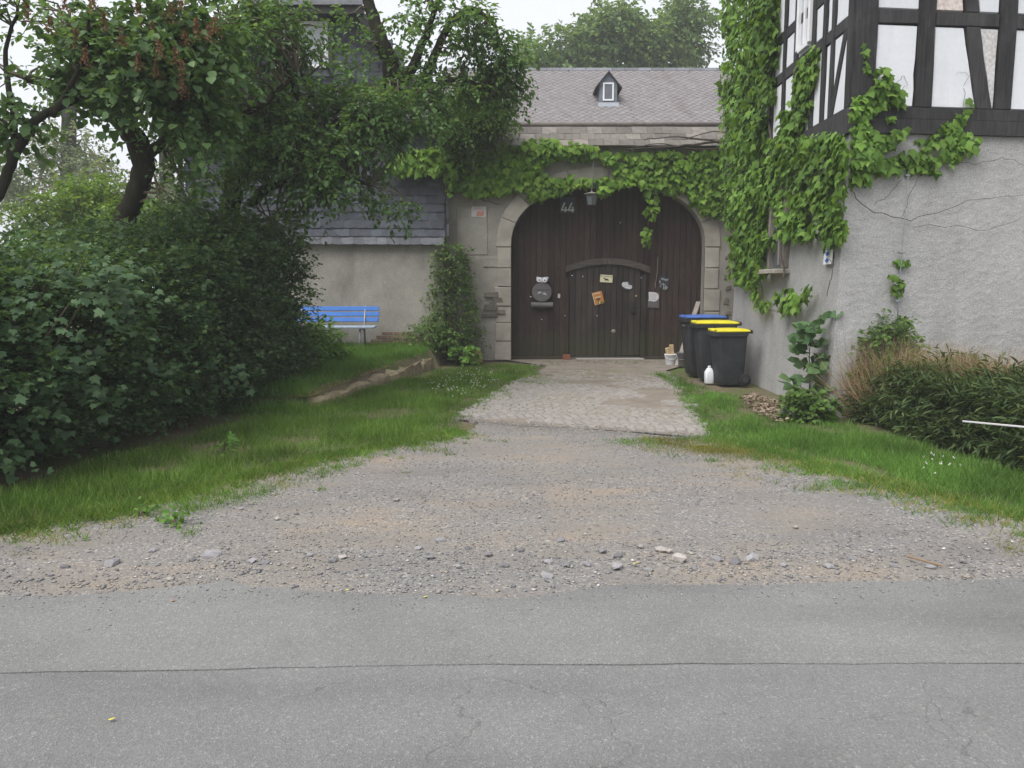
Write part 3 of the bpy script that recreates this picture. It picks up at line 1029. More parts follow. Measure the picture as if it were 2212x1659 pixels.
while z < ZE + .1:
    k = (ZR + .2 - Z2) / (HX1 - XR)
    xe = (ZR + .2 - z) / k
    x = XR - xe + .1 + (.12 if row % 2 else 0)
    while x < XR + xe + .05:
        if not (-5.05 < x < -3.68 and 5.95 < z < 7.02):
            ms.append((x, Matrix.Translation((x, HY + .06, z)) @ Matrix.Rotation(math.radians(-4), 4, 'X')))
        x += .235
    z += .172
    row += 1
ms.sort(key=lambda a: abs(a[0] + 2.8))
pieces('gable_slate', [sl], [m for x, m in ms], hs_, 120, 'gable_slate_field')
# pent roof strip over the first floor
MB().prism([(HX0 - .1, HY - .42, Z2 + .02), (HX0 - .1, HY + .10, Z2 + .46), (HX0 - .1, HY + .10, Z2 + .40), (HX0 - .1, HY - .42, Z2 - .03)], (HX1 - HX0 + .45, 0, 0)).build('pent_roof', MT['slate_light'], hs_)
MB().box(((HX0 + HX1) / 2 + .12, HY - .40, Z2 - .07), (HX1 - HX0 + .4, .05, .12)).build('eave_board', MT['dark'], hs_)
# main roof: two slopes and a half hip
k = (ZR + .2 - Z2) / (HX1 - XR)
ov = .45
xe = (ZR + .2 - ZE) / k
for s in (-1, 1):
    pts = [(XR + s * (HX1 - XR + ov), Z2 - k * ov), (XR + s * 0, ZR + .2), (XR + s * 0, ZR + .34), (XR + s * (HX1 - XR + ov), Z2 - k * ov + .14)]
    pts_w = [(x, HY + .10, z) for x, z in pts]
    MB().prism(pts_w, (0, 6.6, 0)).build('roof_slope', MT['slate_light'], hs_)
    # lower part of the verge overhangs in front of the gable up to the half hip
    a = (XR + s * (HX1 - XR + ov), Z2 - k * ov)
    b_ = (XR + s * xe, ZE)
    MB().prism([(a[0], HY - .33, a[1]), (b_[0], HY - .33, b_[1]), (b_[0], HY - .33, b_[1] + .13), (a[0], HY - .33, a[1] + .13)], (0, .45, 0)).build('roof_verge', MT['slate_light'], hs_)
    MB().prism([(a[0], HY - .37, a[1] - .12), (b_[0], HY - .37, b_[1] - .12), (b_[0], HY - .37, b_[1] + .10), (a[0], HY - .37, a[1] + .10)], (0, .035, 0)).build('verge_board', MT['dark'], hs_)
MB().prism([(XR - xe - .35, HY - .48, ZE - .02), (XR + xe + .35, HY - .48, ZE - .02), (XR + .05, HY + .55, ZR + .36), (XR - .05, HY + .55, ZR + .36)], (0, .03, .09)).build('half_hip_roof', MT['slate_light'], hs_)
MB().box((XR, HY - .40, ZE - .10), (2 * xe + .5, .05, .15)).build('eave_board', MT['dark'], hs_)
# gable window
wn_ = MB()
def window(parent, cx, y, z0, z1, w_, mat_g, mull=True, nz=1):
    fr = MB()
    t_ = .07
    fr.box((cx - w_ / 2 + t_ / 2, y, (z0 + z1) / 2), (t_, .06, z1 - z0), None, .006)
    fr.box((cx + w_ / 2 - t_ / 2, y, (z0 + z1) / 2), (t_, .06, z1 - z0), None, .006)
    fr.box((cx, y, z1 - t_ / 2), (w_ - 2 * t_ - .004, .058, t_), None, .006)
    fr.box((cx, y, z0 + t_ / 2), (w_ - 2 * t_ - .004, .058, t_), None, .006)
    if mull:
        fr.box((cx, y + .003, (z0 + z1) / 2), (.06, .05, z1 - z0 - 2 * t_ - .004), None, .006)
    o = fr.build('window', MT['frame'], parent)
    MB().box((cx, y + .012, (z0 + z1) / 2), (w_ - t_, .01, z1 - z0 - t_)).build('pane', mat_g, o)
    return o
window(hs_, -4.36, HY - .02, 6.08, 7.0, 1.15, MT['glass_pale'])
MB().box((-4.36, HY + .03, 6.5), (1.3, .06, 1.15)).build('window_surround', MT['slate'], hs_)
# exposed bricks at the foot of the wall behind the bench
bm_ = MB().box((0, 0, 0), (.235, .05, .065), None, .006).build('brick', MT['brick'], None, loc=(0, 0, 0))
br_me = bm_.data
bpy.data.objects.remove(bm_)
ms = []
for r in range(4):
    for i in range(8):
        c = -3.05 + i * .25 + (.125 if r % 2 else 0)
        if abs(c + 2.35) > .85 - r * .16 + random.uniform(-.12, .12): continue
        ms.append(Matrix.Translation((c, HY + .014 + random.uniform(-.006, .006), .37 + r * .078)))
pieces('brick', [br_me], ms, hs_)
MB().tube([(HX0 - .06, HY - .09, .35), (HX0 - .06, HY - .09, 4.75), (HX0 - .06, HY - .3, 5.0)], .045, 8).build('downpipe', MT['zinc'], hs_, True)
_c = thing('power_cable', 'thin pale cable hanging from the slate house eave beside the gate ivy', 'cable', AY(968, 345, 17.0))
MB().tube([AY(990, 268, 16.75), AY(968, 285, 16.9), AY(965, 310, 17.0), AY(972, 345, 17.0), AY(1000, 345, 17.1)], .012, 5).build('wire', MT['greywood'], _c, True)

# ------------------------------------------------------------------ barn behind the gate
BE, BR = Vector((0, 27.6, 6.95)), Vector((0, 32.4, 10.05))
BX0, BX1 = -2.7, 12.5
barn = thing('barn', 'long barn roof of grey diamond shingles rising behind the gate', 'barn', (4, 30, 0))
MB().box(((BX0 + BX1) / 2, 32.4, 3.4), (BX1 - BX0 - .5, 8.6, 6.8)).build('wall', MT['plaster2'], barn)
slope = (BR - BE)
sl_len = slope.length
sdirv = slope.normalized()
nb = Vector((0, -sdirv.z, sdirv.y))
MB().prism([(BX0, BE.y, BE.z - .04), (BX0, BR.y, BR.z - .04), (BX0, 37.2, BE.z - .04)], (BX1 - BX0, 0, 0)).build('roof', MT['barntile'], barn)
dm = MB()
dw, dh = .31, .36
dm.prism([(0, -dh / 2, 0), (dw / 2, 0, 0), (0, dh / 2, 0), (-dw / 2, 0, 0)], (0, 0, .010))
o = dm.build('shingle', MT['barntile'], None, loc=(0, 0, 0)); dia = o.data; bpy.data.objects.remove(o)
ms = []
ang = math.atan2(sdirv.z, sdirv.y)
rows = int(sl_len / .155)
for r in range(rows):
    for i in range(int((BX1 - BX0) / .285)):
        x = BX0 + .14 + i * .285 + (.1425 if r % 2 else 0)
        p = BE + sdirv * (.12 + r * .155) + nb * .012
        if p.z > BR.z - .1: continue
        M_ = Matrix.Translation((x, p.y, p.z)) @ Matrix.Rotation(ang - math.radians(3), 4, 'X') @ Matrix.Rotation(random.uniform(-.025, .025), 4, 'Z')
        ms.append((abs(x - 3.2) + abs(r - 16) * .15, M_))
ms.sort(key=lambda a: a[0])
pieces('shingle', [dia], [m for a, m in ms], barn, 300)
for i in range(30):
    x0 = BX0 + i * (BX1 - BX0) / 30
    MB().prism([(x0 + .01, BR.y - .26, BR.z - .13), (x0 + .01, BR.y, BR.z + .045), (x0 + .01, BR.y + .26, BR.z - .13), (x0 + .01, BR.y + .2, BR.z - .13), (x0 + .01, BR.y, BR.z + .01), (x0 + .01, BR.y - .2, BR.z - .13)], ((BX1 - BX0) / 30 - .012, 0, 0)).build('ridge_tile', MT['slate_light'], barn)
for i in range(8):
    x0 = 1.0 + i * 1.55 - 1.9
    p = BE + sdirv * (sl_len - .42) + nb * .03
    MB().tube([(x0, p.y, p.z - .1), (x0, p.y - .02, p.z + .06)], .012, 5).build('roof_hook', MT['dark'], barn)
def dormer(x):
    p = BE + sdirv * 2.05
    y0 = p.y - .14
    d = MB()
    w2, h2 = .31, .70
    base = p.z - .05
    face = [(x - w2, y0, base), (x + w2, y0, base), (x + w2, y0, base + h2), (x, y0, base + h2 + .35), (x - w2, y0, base + h2)]
    d.prism(face, (0, 2.2, 0))
    o = d.build('dormer', MT['dormer_slate'], barn)
    for s in (-1, 1):
        a = Vector((x + s * (w2 + .16), y0 - .10, base + h2 - .14))
        t_ = Vector((x, y0 - .10, base + h2 + .42))
        MB().prism([a, t_, t_ - Vector((0, 0, .06)), a - Vector((0, 0, .06))], (0, 2.2, 0)).build('dormer_roof', MT['dark'], o)
    f = MB()
    zc = base + .42
    for sx in (-1, 1):
        f.box((x + sx * .165, y0 - .012, zc), (.055, .05, .62), None, .005)
    for sz in (-1, 1):
        f.box((x, y0 - .012, zc + sz * .282), (.272, .046, .055), None, .005)
    f.build('window_frame', MT['frame'], o)
    MB().box((x, y0 - .004, zc), (.29, .012, .53)).build('pane', MT['glass'], o)
    MB().prism([(x - w2 - .05, y0 - .06, base + .03), (x + w2 + .05, y0 - .06, base + .03), (x + w2 + .08, y0 - .18, base - .16), (x - w2 - .08, y0 - .18, base - .16)], (0, .03, .03)).build('flashing', MT['zinc'], o)
for px in (1313, 1090, 1572):
    d = ray(px, 225)
    dormer((d.x / d.y) * (BE + sdirv * 2.0).y + (.28 if px == 1572 else 0))

# ------------------------------------------------------------------ half-timbered house on the right
ZS, ZT = 3.46, 3.77          # sill beam
CB = Vector((3.98, 9.9, 0)); CU = Vector((4.13, 10.0, 0))
EB = Vector((4.13, 15.1, 0)); EU = Vector((4.25, 15.1, 0))
uF = Vector((1, .12, 0)).normalized(); nF = Vector((.12, -1, 0)).normalized()
uL = (EU - CU).normalized(); nL = Vector((-uL.y, uL.x, 0))
LF = 7.5
LL = (EU - CU).length
th = thing('timber_house', 'half-timbered house of black beams and white infill over grey roughcast', 'house', (6.5, 13, 0))
def grid_wall(name, a0, a1, b0, b1, zt, mat, n, step=.021, amp=.005, seed=1):
    """roughcast wall with real relief: a0-a1 foot line, b0-b1 top line"""
    L = (a1 - a0).length
    nu, nv = int(L / step) + 1, int(zt / step) + 1
    U, V = np.meshgrid(np.linspace(0, 1, nu), np.linspace(0, 1, nv))
    U, V = U.ravel()[:, None], V.ravel()[:, None]
    a0_, a1_, b0_, b1_ = [np.array(v) for v in (a0, a1, b0, b1)]
    P = (a0_ * (1 - U) + a1_ * U) * (1 - V) + (b0_ * (1 - U) + b1_ * U) * V
    P[:, 2] = (V * zt)[:, 0] - .05
    q = P * np.array([17, 17, 25.0])
    dsp = (np.maximum(fbm(q, seed, 3), .42) - .42) * amp * 3.2 + (fbm(P * 1.3, seed + 5, 2) - .5) * .02
    edge_f = np.minimum(1, np.minimum(U, 1 - U)[:, 0] * L / .12)
    P += np.array(n)[None] * (dsp * np.clip(edge_f, .15, 1))[:, None]
    ii = (np.arange(nv - 1)[:, None] * nu + np.arange(nu - 1)[None]).ravel()
    F = np.c_[ii, ii + 1, ii + nu + 1, ii + nu]
    o_ = np.array(orig(th))
    return link(name, npmesh(name, P - o_, F, mat, True), th, orig(th))
FB1 = CB + uF * LF; FU1 = CU + uF * LF
grid_wall('roughcast_front', CB, FB1, CU - uF * .02, FU1, ZS + .06, MT['plaster'], nF, seed=1)
grid_wall('roughcast_side', EB, CB, EU, CU, ZS + .06, MT['plaster'], nL, .035, seed=21)
# core
core = [CU + uF * .06 - nL * 0 - nF * .06 - nL * .05, FU1 - nF * .1, FU1 - nF * 5.2, EU - nL * .1]
MB().prism([Vector((p.x, p.y, .02)) for p in core], (0, 0, 6.3)).build('masonry_core', MT['white_dirty'], th)
def Z4(x, y): return (1458 + .3407 * x, .3407 * y)
def sF(px, py): return (ONP(px, py, CU, nF) - CU).dot(uF)
def sL(px, py): return (ONP(px, py, CU, nL) - CU).dot(uL)
def onF(s, z, out): p = CU + uF * s + nF * out; return Vector((p.x, p.y, z))
def onL(s, z, out): p = CU + uL * s + nL * out; return Vector((p.x, p.y, z))
def slab(fn, poly, o0, o1, name, mat, label=None):
    a = [fn(s, z, o0) for s, z in poly]
    b = [fn(s, z, o1) for s, z in poly]
    n = len(poly)
    c = sum((v for v in b), Vector()) / n
    b2 = [c + (v - c) * (1 - .012 / max(.05, (v - c).length)) for v in b]
    fs = [tuple(range(n)), tuple(range(2 * n, 3 * n))]
    b1 = [v - (b[0] - a[0]) * .2 for v in b]
    vs = a + b1 + b2
    for i in range(n):
        j = (i + 1) % n
        fs.append((i, j, n + j, n + i)); fs.append((n + i, n + j, 2 * n + j, 2 * n + i))
    o = MB().add(vs, fs).build(name, mat, th)
    if label: o['label'] = label
    return o
def wob(poly, a=.012):
    if len(poly) == 4:                      # old timber: long sides slightly bowed
        (a0, z0), (a1, z1), (a2, z2), (a3, z3) = poly
        rt = [(a1 + (a2 - a1) * f + random.uniform(-a, a), z1 + (z2 - z1) * f) for f in (0, .2, .4, .6, .8, 1)]
        lt = [(a0 + (a3 - a0) * f + random.uniform(-a, a), z0 + (z3 - z0) * f) for f in (0, .2, .4, .6, .8, 1)]
        return rt + lt[::-1]
    return [(s + random.uniform(-a, a), z + random.uniform(-a, a) * .4) for s, z in poly]
TP = .045
RZ0, RZ1, TOPZ = 4.74, 4.90, 6.25
# front posts
f2 = (sF(*Z4(1545, 150)), sF(*Z4(1650, 150))); f2b = (sF(*Z4(1500, 690)), sF(*Z4(1600, 690)))
f2 = ((f2[0] + f2b[0]) / 2, (f2[1] + f2b[1]) / 2)
fb_t = (sF(*Z4(1835, 150)), sF(*Z4(1922, 150))); fb_b = (sF(*Z4(1900, 700)), sF(*Z4(1992, 700)))
f3 = (sF(*Z4(2050, 150)), sF(*Z4(2150, 150))); f3b = (sF(*Z4(2010, 715)), sF(*Z4(2115, 715)))
f3 = ((f3[0] + f3b[0]) / 2, (f3[1] + f3b[1]) / 2)
slab(onF, wob([(-.02, ZT), (.24, ZT), (.24, TOPZ), (-.02, TOPZ)], .004), -.05, TP + .006, 'corner_post', MT['timber'])
fposts = [f2, f3, (f3[1] + .85, f3[1] + 1.05), (f3[1] + 1.8, f3[1] + 2.0), (f3[1] + 2.9, f3[1] + 3.1)]
for a, b in fposts:
    slab(onF, wob([(a, ZT), (b, ZT), (b, TOPZ), (a, TOPZ)]), -.05, TP, 'post', MT['timber'])
slab(onF, wob([(fb_b[0], ZT), (fb_b[1], ZT), (fb_t[1], RZ0), (fb_t[0], RZ0)]), -.05, TP - .006, 'brace', MT['timber'])
slab(onF, wob([(fb_t[0] - .02, RZ1), (fb_t[1] - .02, RZ1), (fb_t[1] - .22, TOPZ), (fb_t[0] - .22, TOPZ)]), -.05, TP - .006, 'brace', MT['timber'])
edges = [.24] + [v for ab in fposts for v in ab]
for i in range(0, len(edges) - 1, 2):
    slab(onF, [(edges[i] + .002, RZ0), (edges[i + 1] - .002, RZ0 + .01), (edges[i + 1] - .002, RZ1), (edges[i] + .002, RZ1)], -.05, TP - .010, 'rail', MT['timber'])
slab(onF, [(-.03, ZS), (LF, ZS - .01), (LF, ZT - .14), (-.03, ZT - .14)], -.05, TP + .012, 'sill_beam', MT['timber'])
slab(onF, [(-.03, ZT - .135), (LF, ZT - .135), (LF, ZT), (-.03, ZT)], -.05, TP + .002, 'sill_beam', MT['timber'])
slab(onF, [(-.03, TOPZ), (LF, TOPZ), (LF, TOPZ + .18), (-.03, TOPZ + .18)], -.05, TP, 'top_plate', MT['timber'])
def panel(fn, poly, mat='white', label=None):
    slab(fn, wob(poly, .008), -.08, .018 + random.uniform(-.003, .004), 'infill_panel', MT[mat], label)
m_ = .012
panel(onF, [(.24 + m_, ZT + m_), (f2[0] - m_, ZT + m_), (f2[0] - m_, RZ0 - m_), (.24 + m_, RZ0 - m_)])
panel(onF, [(f2[1] + m_, ZT + m_), (fb_b[0] - m_, ZT + m_), (fb_t[0] - m_, RZ0 - m_), (f2[1] + m_, RZ0 - m_)])
panel(onF, [(fb_b[1] + m_, ZT + m_), (f3[0] - m_, ZT + m_), (f3[0] - m_, RZ0 - m_), (fb_t[1] + m_, RZ0 - m_)], 'white_dirty', 'peeling greyish infill panel beside the slanting brace')
panel(onF, [(.24 + m_, RZ1 + m_), (f2[0] - m_, RZ1 + m_), (f2[0] - m_, TOPZ), (.24 + m_, TOPZ)])
panel(onF, [(f2[1] + m_, RZ1 + m_), (fb_t[0] - .035, RZ1 + m_), (fb_t[0] - .24, TOPZ), (f2[1] + m_, TOPZ)], 'pink', 'infill panel with plaster fallen off showing reddish brick')
panel(onF, [(fb_t[1] + m_, RZ1 + m_), (f3[0] - m_, RZ1 + m_), (f3[0] - m_, TOPZ), (fb_t[1] - .2, TOPZ)])
for i in range(1, len(fposts) - 0):
    a = fposts[i][1]; b = fposts[i + 1][0] if i + 1 < len(fposts) else LF
    panel(onF, [(a + m_, ZT + m_), (b - m_, ZT + m_), (b - m_, RZ0 - m_), (a + m_, RZ0 - m_)])
    panel(onF, [(a + m_, RZ1 + m_), (b - m_, RZ1 + m_), (b - m_, TOPZ), (a + m_, TOPZ)])
# side face
slab(onL, wob([(.0, ZT), (.16, ZT), (.16, TOPZ), (.0, TOPZ)], .004), -.05, TP + .004, 'corner_post', MT['timber'])
lp = [(.62, .72), (.92, 1.03), (1.34, 1.46), (2.06, 2.22), (2.62, 2.74), (3.2, 3.32), (3.9, 4.02), (4.6, 4.72)]
for a, b in lp:
    slab(onL, wob([(a, ZT), (b, ZT), (b, TOPZ), (a, TOPZ)], .006), -.05, TP, 'post', MT['timber'])
slab(onL, [(.58, ZT), (.70, ZT), (.30, RZ0), (.18, RZ0)], -.05, TP - .006, 'brace', MT['timber'])
slab(onL, [(0, ZS), (LL, ZS), (LL, ZT), (0, ZT)], -.05, TP + .010, 'sill_beam', MT['timber'])
slab(onL, [(.16, RZ0), (LL, RZ0), (LL, RZ1 - .02), (.16, RZ1 - .02)], -.05, TP - .010, 'rail', MT['timber'])
slab(onL, [(.16, 5.34), (LL, 5.34), (LL, 5.48), (.16, 5.48)], -.05, TP - .010, 'rail', MT['timber'])
le = [.16] + [v for ab in lp for v in ab] + [LL]
for i in range(0, len(le), 2):
    for z0, z1 in ((ZT, RZ0), (RZ1 - .02, 5.34), (5.48, TOPZ)):
        panel(onL, [(le[i] + m_, z0 + m_), (le[i + 1] - m_, z0 + m_), (le[i + 1] - m_, z1 - m_), (le[i] + m_, z1 - m_)])
# white framed window in the side face, upper storey
def lwindow(s0, s1, z0, z1, mat):
    fr = MB()
    R = Matrix((tuple(uL), tuple(nL), (0, 0, 1))).transposed()
    for s in (s0, s1):
        fr.box(onL(s, (z0 + z1) / 2, .04), (.07, .08, z1 - z0), R, .006)
    for z_ in (z0, z1):
        fr.box(onL((s0 + s1) / 2, z_, .04), (s1 - s0 - .08, .076, .07), R, .006)
    fr.box(onL((s0 + s1) / 2, (z0 + z1) / 2, .035), (.05, .06, z1 - z0 - .08), R, .006)
    o = fr.build('window', MT['frame'], th)
    MB().box(onL((s0 + s1) / 2, (z0 + z1) / 2, .02), (s1 - s0, .02, z1 - z0), R).build('pane', mat, o)
    return o
lwindow(1.52, 2.0, 4.96, 5.9, MT['glass_pale'])
# ground floor window in the side wall, its grey frame and sill
p_w = ONP(1690, 540, CB, nL)
sw = (p_w - CU).dot(uL)
def onB(s, z, out):
    b = CB + (EB - CB).normalized() * s
    u = CU + uL * s
    p = b.lerp(u, z / ZS) + nL * out
    return Vector((p.x, p.y, z))
RL = Matrix((tuple(uL), tuple(nL), (0, 0, 1))).transposed()
fr = MB()
s0, s1, z0, z1 = 2.05, 2.78, 1.88, 2.85
for s in (s0, s1):
    fr.box(onB(s, (z0 + z1) / 2, .05), (.08, .12, z1 - z0), RL, .008)
fr.box(onB((s0 + s1) / 2, z1, .05), (s1 - s0 - .085, .116, .08), RL, .008)
fr.box(onB((s0 + s1) / 2, (z0 + z1) / 2, .03), (.05, .07, z1 - z0 - .1), RL, .008)
o = fr.build('window', MT['greywood'], th)
MB().box(onB((s0 + s1) / 2, (z0 + z1) / 2, .035), (s1 - s0, .02, z1 - z0), RL).build('pane', MT['glass'], o)
MB().box(onB((s0 + s1) / 2, z0 - .05, .12), (s1 - s0 + .2, .26, .07), RL, .01).build('window_sill', MT['sandstone'], o)
# lightning conductor on the front wall
cond = [ONP(1962, 318, CU, nF), ONP(1957, 380, CU, nF), ONP(1952, 450, CB, nF), ONP(1944, 545, CB, nF), ONP(1936, 650, CB, nF), ONP(1934, 700, CB, nF)]
cond = [p + nF * .045 for p in cond]
MB().tube(cond, .007, 5).build('lightning_conductor', MT['steel'], th, True)
for p in (cond[1], cond[3], cond[4]):
    MB().box(p - nF * .02, (.06, .06, .03), None, .005).build('conductor_clip', MT['steel'], th)
# roof above the frame
MB().prism([onF(-.5, TOPZ + .10, .5), onF(LF + .5, TOPZ + .10, .5), onF(LF + .5, TOPZ + 4.2, -3.4), onF(-.5, TOPZ + 4.2, -3.4)], (0, .12, .14)).build('roof', MT['slate_light'], th)

# ------------------------------------------------------------------ paving setts
def sett_mesh(k):
    r = random.Random(k)
    w_, d_, h_ = .104, .092, .07
    b = [(-w_ / 2, -d_ / 2), (w_ / 2, -d_ / 2), (w_ / 2, d_ / 2), (-w_ / 2, d_ / 2)]
    b = [(x + r.uniform(-.007, .007), y + r.uniform(-.007, .007)) for x, y in b]
    vs = [(x, y, -h_) for x, y in b] + [(x, y, -.008) for x, y in b] + [(x * .82, y * .80, r.uniform(.0, .004)) for x, y in b]
    fs = [(8, 9, 10, 11)] + [(i, (i + 1) % 4, 4 + (i + 1) % 4, 4 + i) for i in range(4)] + [(4 + i, 4 + (i + 1) % 4, 8 + (i + 1) % 4, 8 + i) for i in range(4)]
    o = MB().add(vs, fs).build('sett', MT['cobble'], None, loc=(0, 0, 0)); me = o.data; bpy.data.objects.remove(o)
    return me
setts = [sett_mesh(k) for k in range(6)]
pv = thing('paving', 'pale stone setts laid in rows leading up to the gate', 'paving', (1.2, 11, 0))
del pv['category'], pv['label']
pv['kind'] = 'structure'
pp = wobble(PAVE, .12, .17, 4)
cand = []
for r in range(100):
    y = 8.2 + r * .099
    off = random.uniform(0, .1)
    for i in range(60):
        x = -1.6 + off + i * .1115 + random.uniform(-.006, .006)
        cand.append((x, y + .03 * math.sin(x * 1.3 + r * .2) + random.uniform(-.006, .006)))
cand = np.array(cand)
ok = inpoly(cand, pp)
cand = cand[ok]
cand = cand[np.argsort(cand[:, 1])]
dead = fbm(np.c_[cand * .9, np.zeros(len(cand))], 61, 3)
ms = []
for (x, y), dd in zip(cand, dead):
    sink = max(0.0, (y - 12.3) / 5) * .02 * (.5 + dd) + (.012 if dd > .62 else 0) + (.010 * max(0, 1 - (y - (9.65 - .44 * (x + .7))) / .35) if y - (9.65 - .44 * (x + .7)) < .35 else 0)
    ms.append(Matrix.Translation((x, y, .005 + random.uniform(-.004, .004) - sink)) @ Matrix.Rotation(random.uniform(-.09, .09), 4, 'Z') @ Matrix.Rotation(random.uniform(-.05, .05), 4, 'X') @ Matrix.Rotation(random.uniform(-.05, .05), 4, 'Y') @ Matrix.Scale(random.uniform(.86, 1.02), 4, (1, 0, 0)))
pieces('sett', setts, ms, pv, 300, 'sett_field')

# ------------------------------------------------------------------ pebbles and loose stones
OCT_V = np.array([(1, 0, 0), (0, 1, 0), (-1, 0, 0), (0, -1, 0), (0, 0, 1), (0, 0, -.4)], float)
OCT_F = np.array([(0, 1, 4), (1, 2, 4), (2, 3, 4), (3, 0, 4), (1, 0, 5), (2, 1, 5), (3, 2, 5), (0, 3, 5)])
def pebbles(name, P, size, mat, label=None, cat=None, flat=.55, seed=1):
    r = np.random.default_rng(seed)
    n = len(P)
    jit = 1 + r.uniform(-.35, .35, (n, 6, 3))
    a = r.uniform(0, 6.28, n)
    s = np.array(size)
    V = OCT_V[None] * jit
    V[:, :, 0] *= s[:, None] * r.uniform(.8, 1.5, n)[:, None]
    V[:, :, 1] *= s[:, None] * r.uniform(.6, 1.1, n)[:, None]
    V[:, :, 2] *= s[:, None] * flat * r.uniform(.6, 1.2, n)[:, None]
    c, s_ = np.cos(a)[:, None], np.sin(a)[:, None]
    x = V[:, :, 0] * c - V[:, :, 1] * s_
    y = V[:, :, 0] * s_ + V[:, :, 1] * c
    W = np.stack([x, y, V[:, :, 2]], 2) + P[:, None, :]
    F = OCT_F[None] + (np.arange(n) * 6)[:, None, None]
    me = npmesh(name, W.reshape(-1, 3), F.reshape(-1, 3), mat)
    return link(name, me, None, (0, 0, 0), label=label, cat=cat, kind='stuff')
vis = [(-7.0, 3.4), (7.5, 3.4), (7.5, 6.7), (4.4, 7.1), (2.4, 8.4), (-1.2, 9.3), (-4.6, 6.2), (-7, 5.4)]
p = polypts(vis, 60000)
p = p[inpoly(p, gravel_poly)]
P3 = np.c_[p, np.full(len(p), -.001)]
den = fbm(P3 * np.array([.8, 1.7, 1]), 33, 4)
keep = rng.random(len(p)) < np.clip((den - .34) * 3.2, .12, 1)
P3 = P3[keep]
pebbles('gravel', P3, .0035 + .0075 * rng.random(len(P3)) ** 3.0, MT['pebble'], 'fine grey and tan gravel covering the driveway', 'gravel', .5, 2)
fe = np.array(wobble(gp([(985, 905), (1100, 918), (1250, 925), (1400, 935), (1548, 948)]), .1, .05, 2, False))
k = rng.integers(0, len(fe), 2600)
P3 = np.c_[fe[k, 0] + rng.normal(0, .05, 2600), fe[k, 1] + rng.normal(-.02, .14, 2600), np.full(2600, .006)]
pebbles('gravel_over_setts', P3, .004 + .008 * rng.random(2600) ** 2, MT['pebble'], 'loose gravel spilling over the front row of setts', 'gravel', .5, 9)
# coarser band along the road edge
e = np.array(edge); e = e[(e[:, 0] > -6) & (e[:, 0] < 6.5)]
n = 2000
k = rng.integers(0, len(e), n)
d_ = np.abs(rng.normal(.30, .22, n)) + .01
P3 = np.c_[e[k, 0] + rng.normal(0, .05, n), e[k, 1] + d_, np.full(n, -.001)]
P3 = P3[inpoly(P3, gravel_poly)]
pebbles('roadside_chippings', P3, .005 + .015 * rng.random(len(P3)) ** 3.2, MT['pebble'], 'coarse grey stone chippings strewn along the broken road edge', 'chippings', .5, 5)
n = 700
k = rng.integers(0, len(e), n)
P3 = np.c_[e[k, 0] + rng.normal(0, .3, n), e[k, 1] - np.abs(rng.normal(0, .14, n)), np.full(n, .018)]
pebbles('grit_on_road', P3, .003 + .006 * rng.random(n) ** 2, MT['pebble'], 'scattered grit lying on the edge of the asphalt', 'grit', .6, 6)

def rock_mesh(k, mat):
    r = random.Random(100 + k)
    import bmesh
    bm = bmesh.new()
    bmesh.ops.create_icosphere(bm, subdivisions=1, radius=1)
    pl = []
    for _ in range(6):
        nn = Vector((r.gauss(0, 1), r.gauss(0, 1), r.gauss(0, 1))).normalized()
        pl.append((nn, r.uniform(.45, .8)))
    for v in bm.verts:
        for nn, dd in pl:
            q = v.co.dot(nn)
            if q > dd: v.co -= nn * (q - dd)
        v.co = Vector((v.co.x, v.co.y * r.uniform(.68, .74), v.co.z * .42))
    me = bpy.data.meshes.new('stone')
    bmesh.ops.triangulate(bm, faces=bm.faces)
    bm.to_mesh(me); bm.free()
    me.materials.append(mat)
    return me
rocks = [rock_mesh(k, MT['stone']) for k in range(6)]
prock = [rock_mesh(20 + k, MT['palestone']) for k in range(3)]
big = [(460, 1200, .095, 0), (245, 1218, .10, 0), (598, 1122, .055, 1), (857, 1081, .055, 1), (1462, 1209, .12, 1), (1625, 1207, .10, 0), (1428, 1190, .075, 1), (1447, 1192, .06, 1),
       (1300, 1192, .07, 0), (1335, 1202, .07, 0), (1210, 1168, .06, 0), (1590, 1215, .085, 0), (1548, 1209, .07, 0), (1330, 1226, .10, 0), (1185, 1215, .06, 0), (1180, 1245, .08, 0),
       (1225, 1222, .06, 0), (1268, 1220, .06, 0), (1840, 1208, .06, 0), (2010, 1226, .06, 0), (1790, 1225, .06, 0), (740, 1205, .05, 1), (415, 1210, .05, 0), (545, 1213, .06, 0), (575, 1216, .055, 0),
       (668, 1200, .05, 0), (720, 1212, .06, 0), (950, 1168, .065, 0), (1010, 1185, .05, 0), (1055, 1200, .06, 0), (905, 1185, .05, 0), (930, 1205, .06, 0), (1090, 1222, .055, 0), (1125, 1190, .05, 0),
       (990, 1225, .05, 0), (1500, 1228, .05, 0), (1400, 1232, .055, 0), (1690, 1222, .05, 0), (1880, 1190, .04, 0), (1930, 1222, .05, 0), (2080, 1215, .05, 0), (330, 1190, .05, 0), (140, 1225, .05, 0), (520, 1100, .045, 0), (640, 1110, .04, 0),
       (40, 1255, .05, 0), (370, 1252, .05, 1), (1385, 1182, .05, 1), (1165, 1118, .03, 1), (1718, 1140, .05, 1)]
spec = {0: ('dark slate chunk standing on edge at the driveway front, left of centre', 'stone'), 1: ('flat bluish slate piece half sunk in the dirt near the left road edge', 'stone'),
        3: ('single pale flat stone in the middle of the driveway', 'stone'), 4: ('largest pale pinkish stone on the coarse gravel at the road edge', 'stone'), 5: ('largest grey block of stone right of the pale pinkish stone', 'stone')}
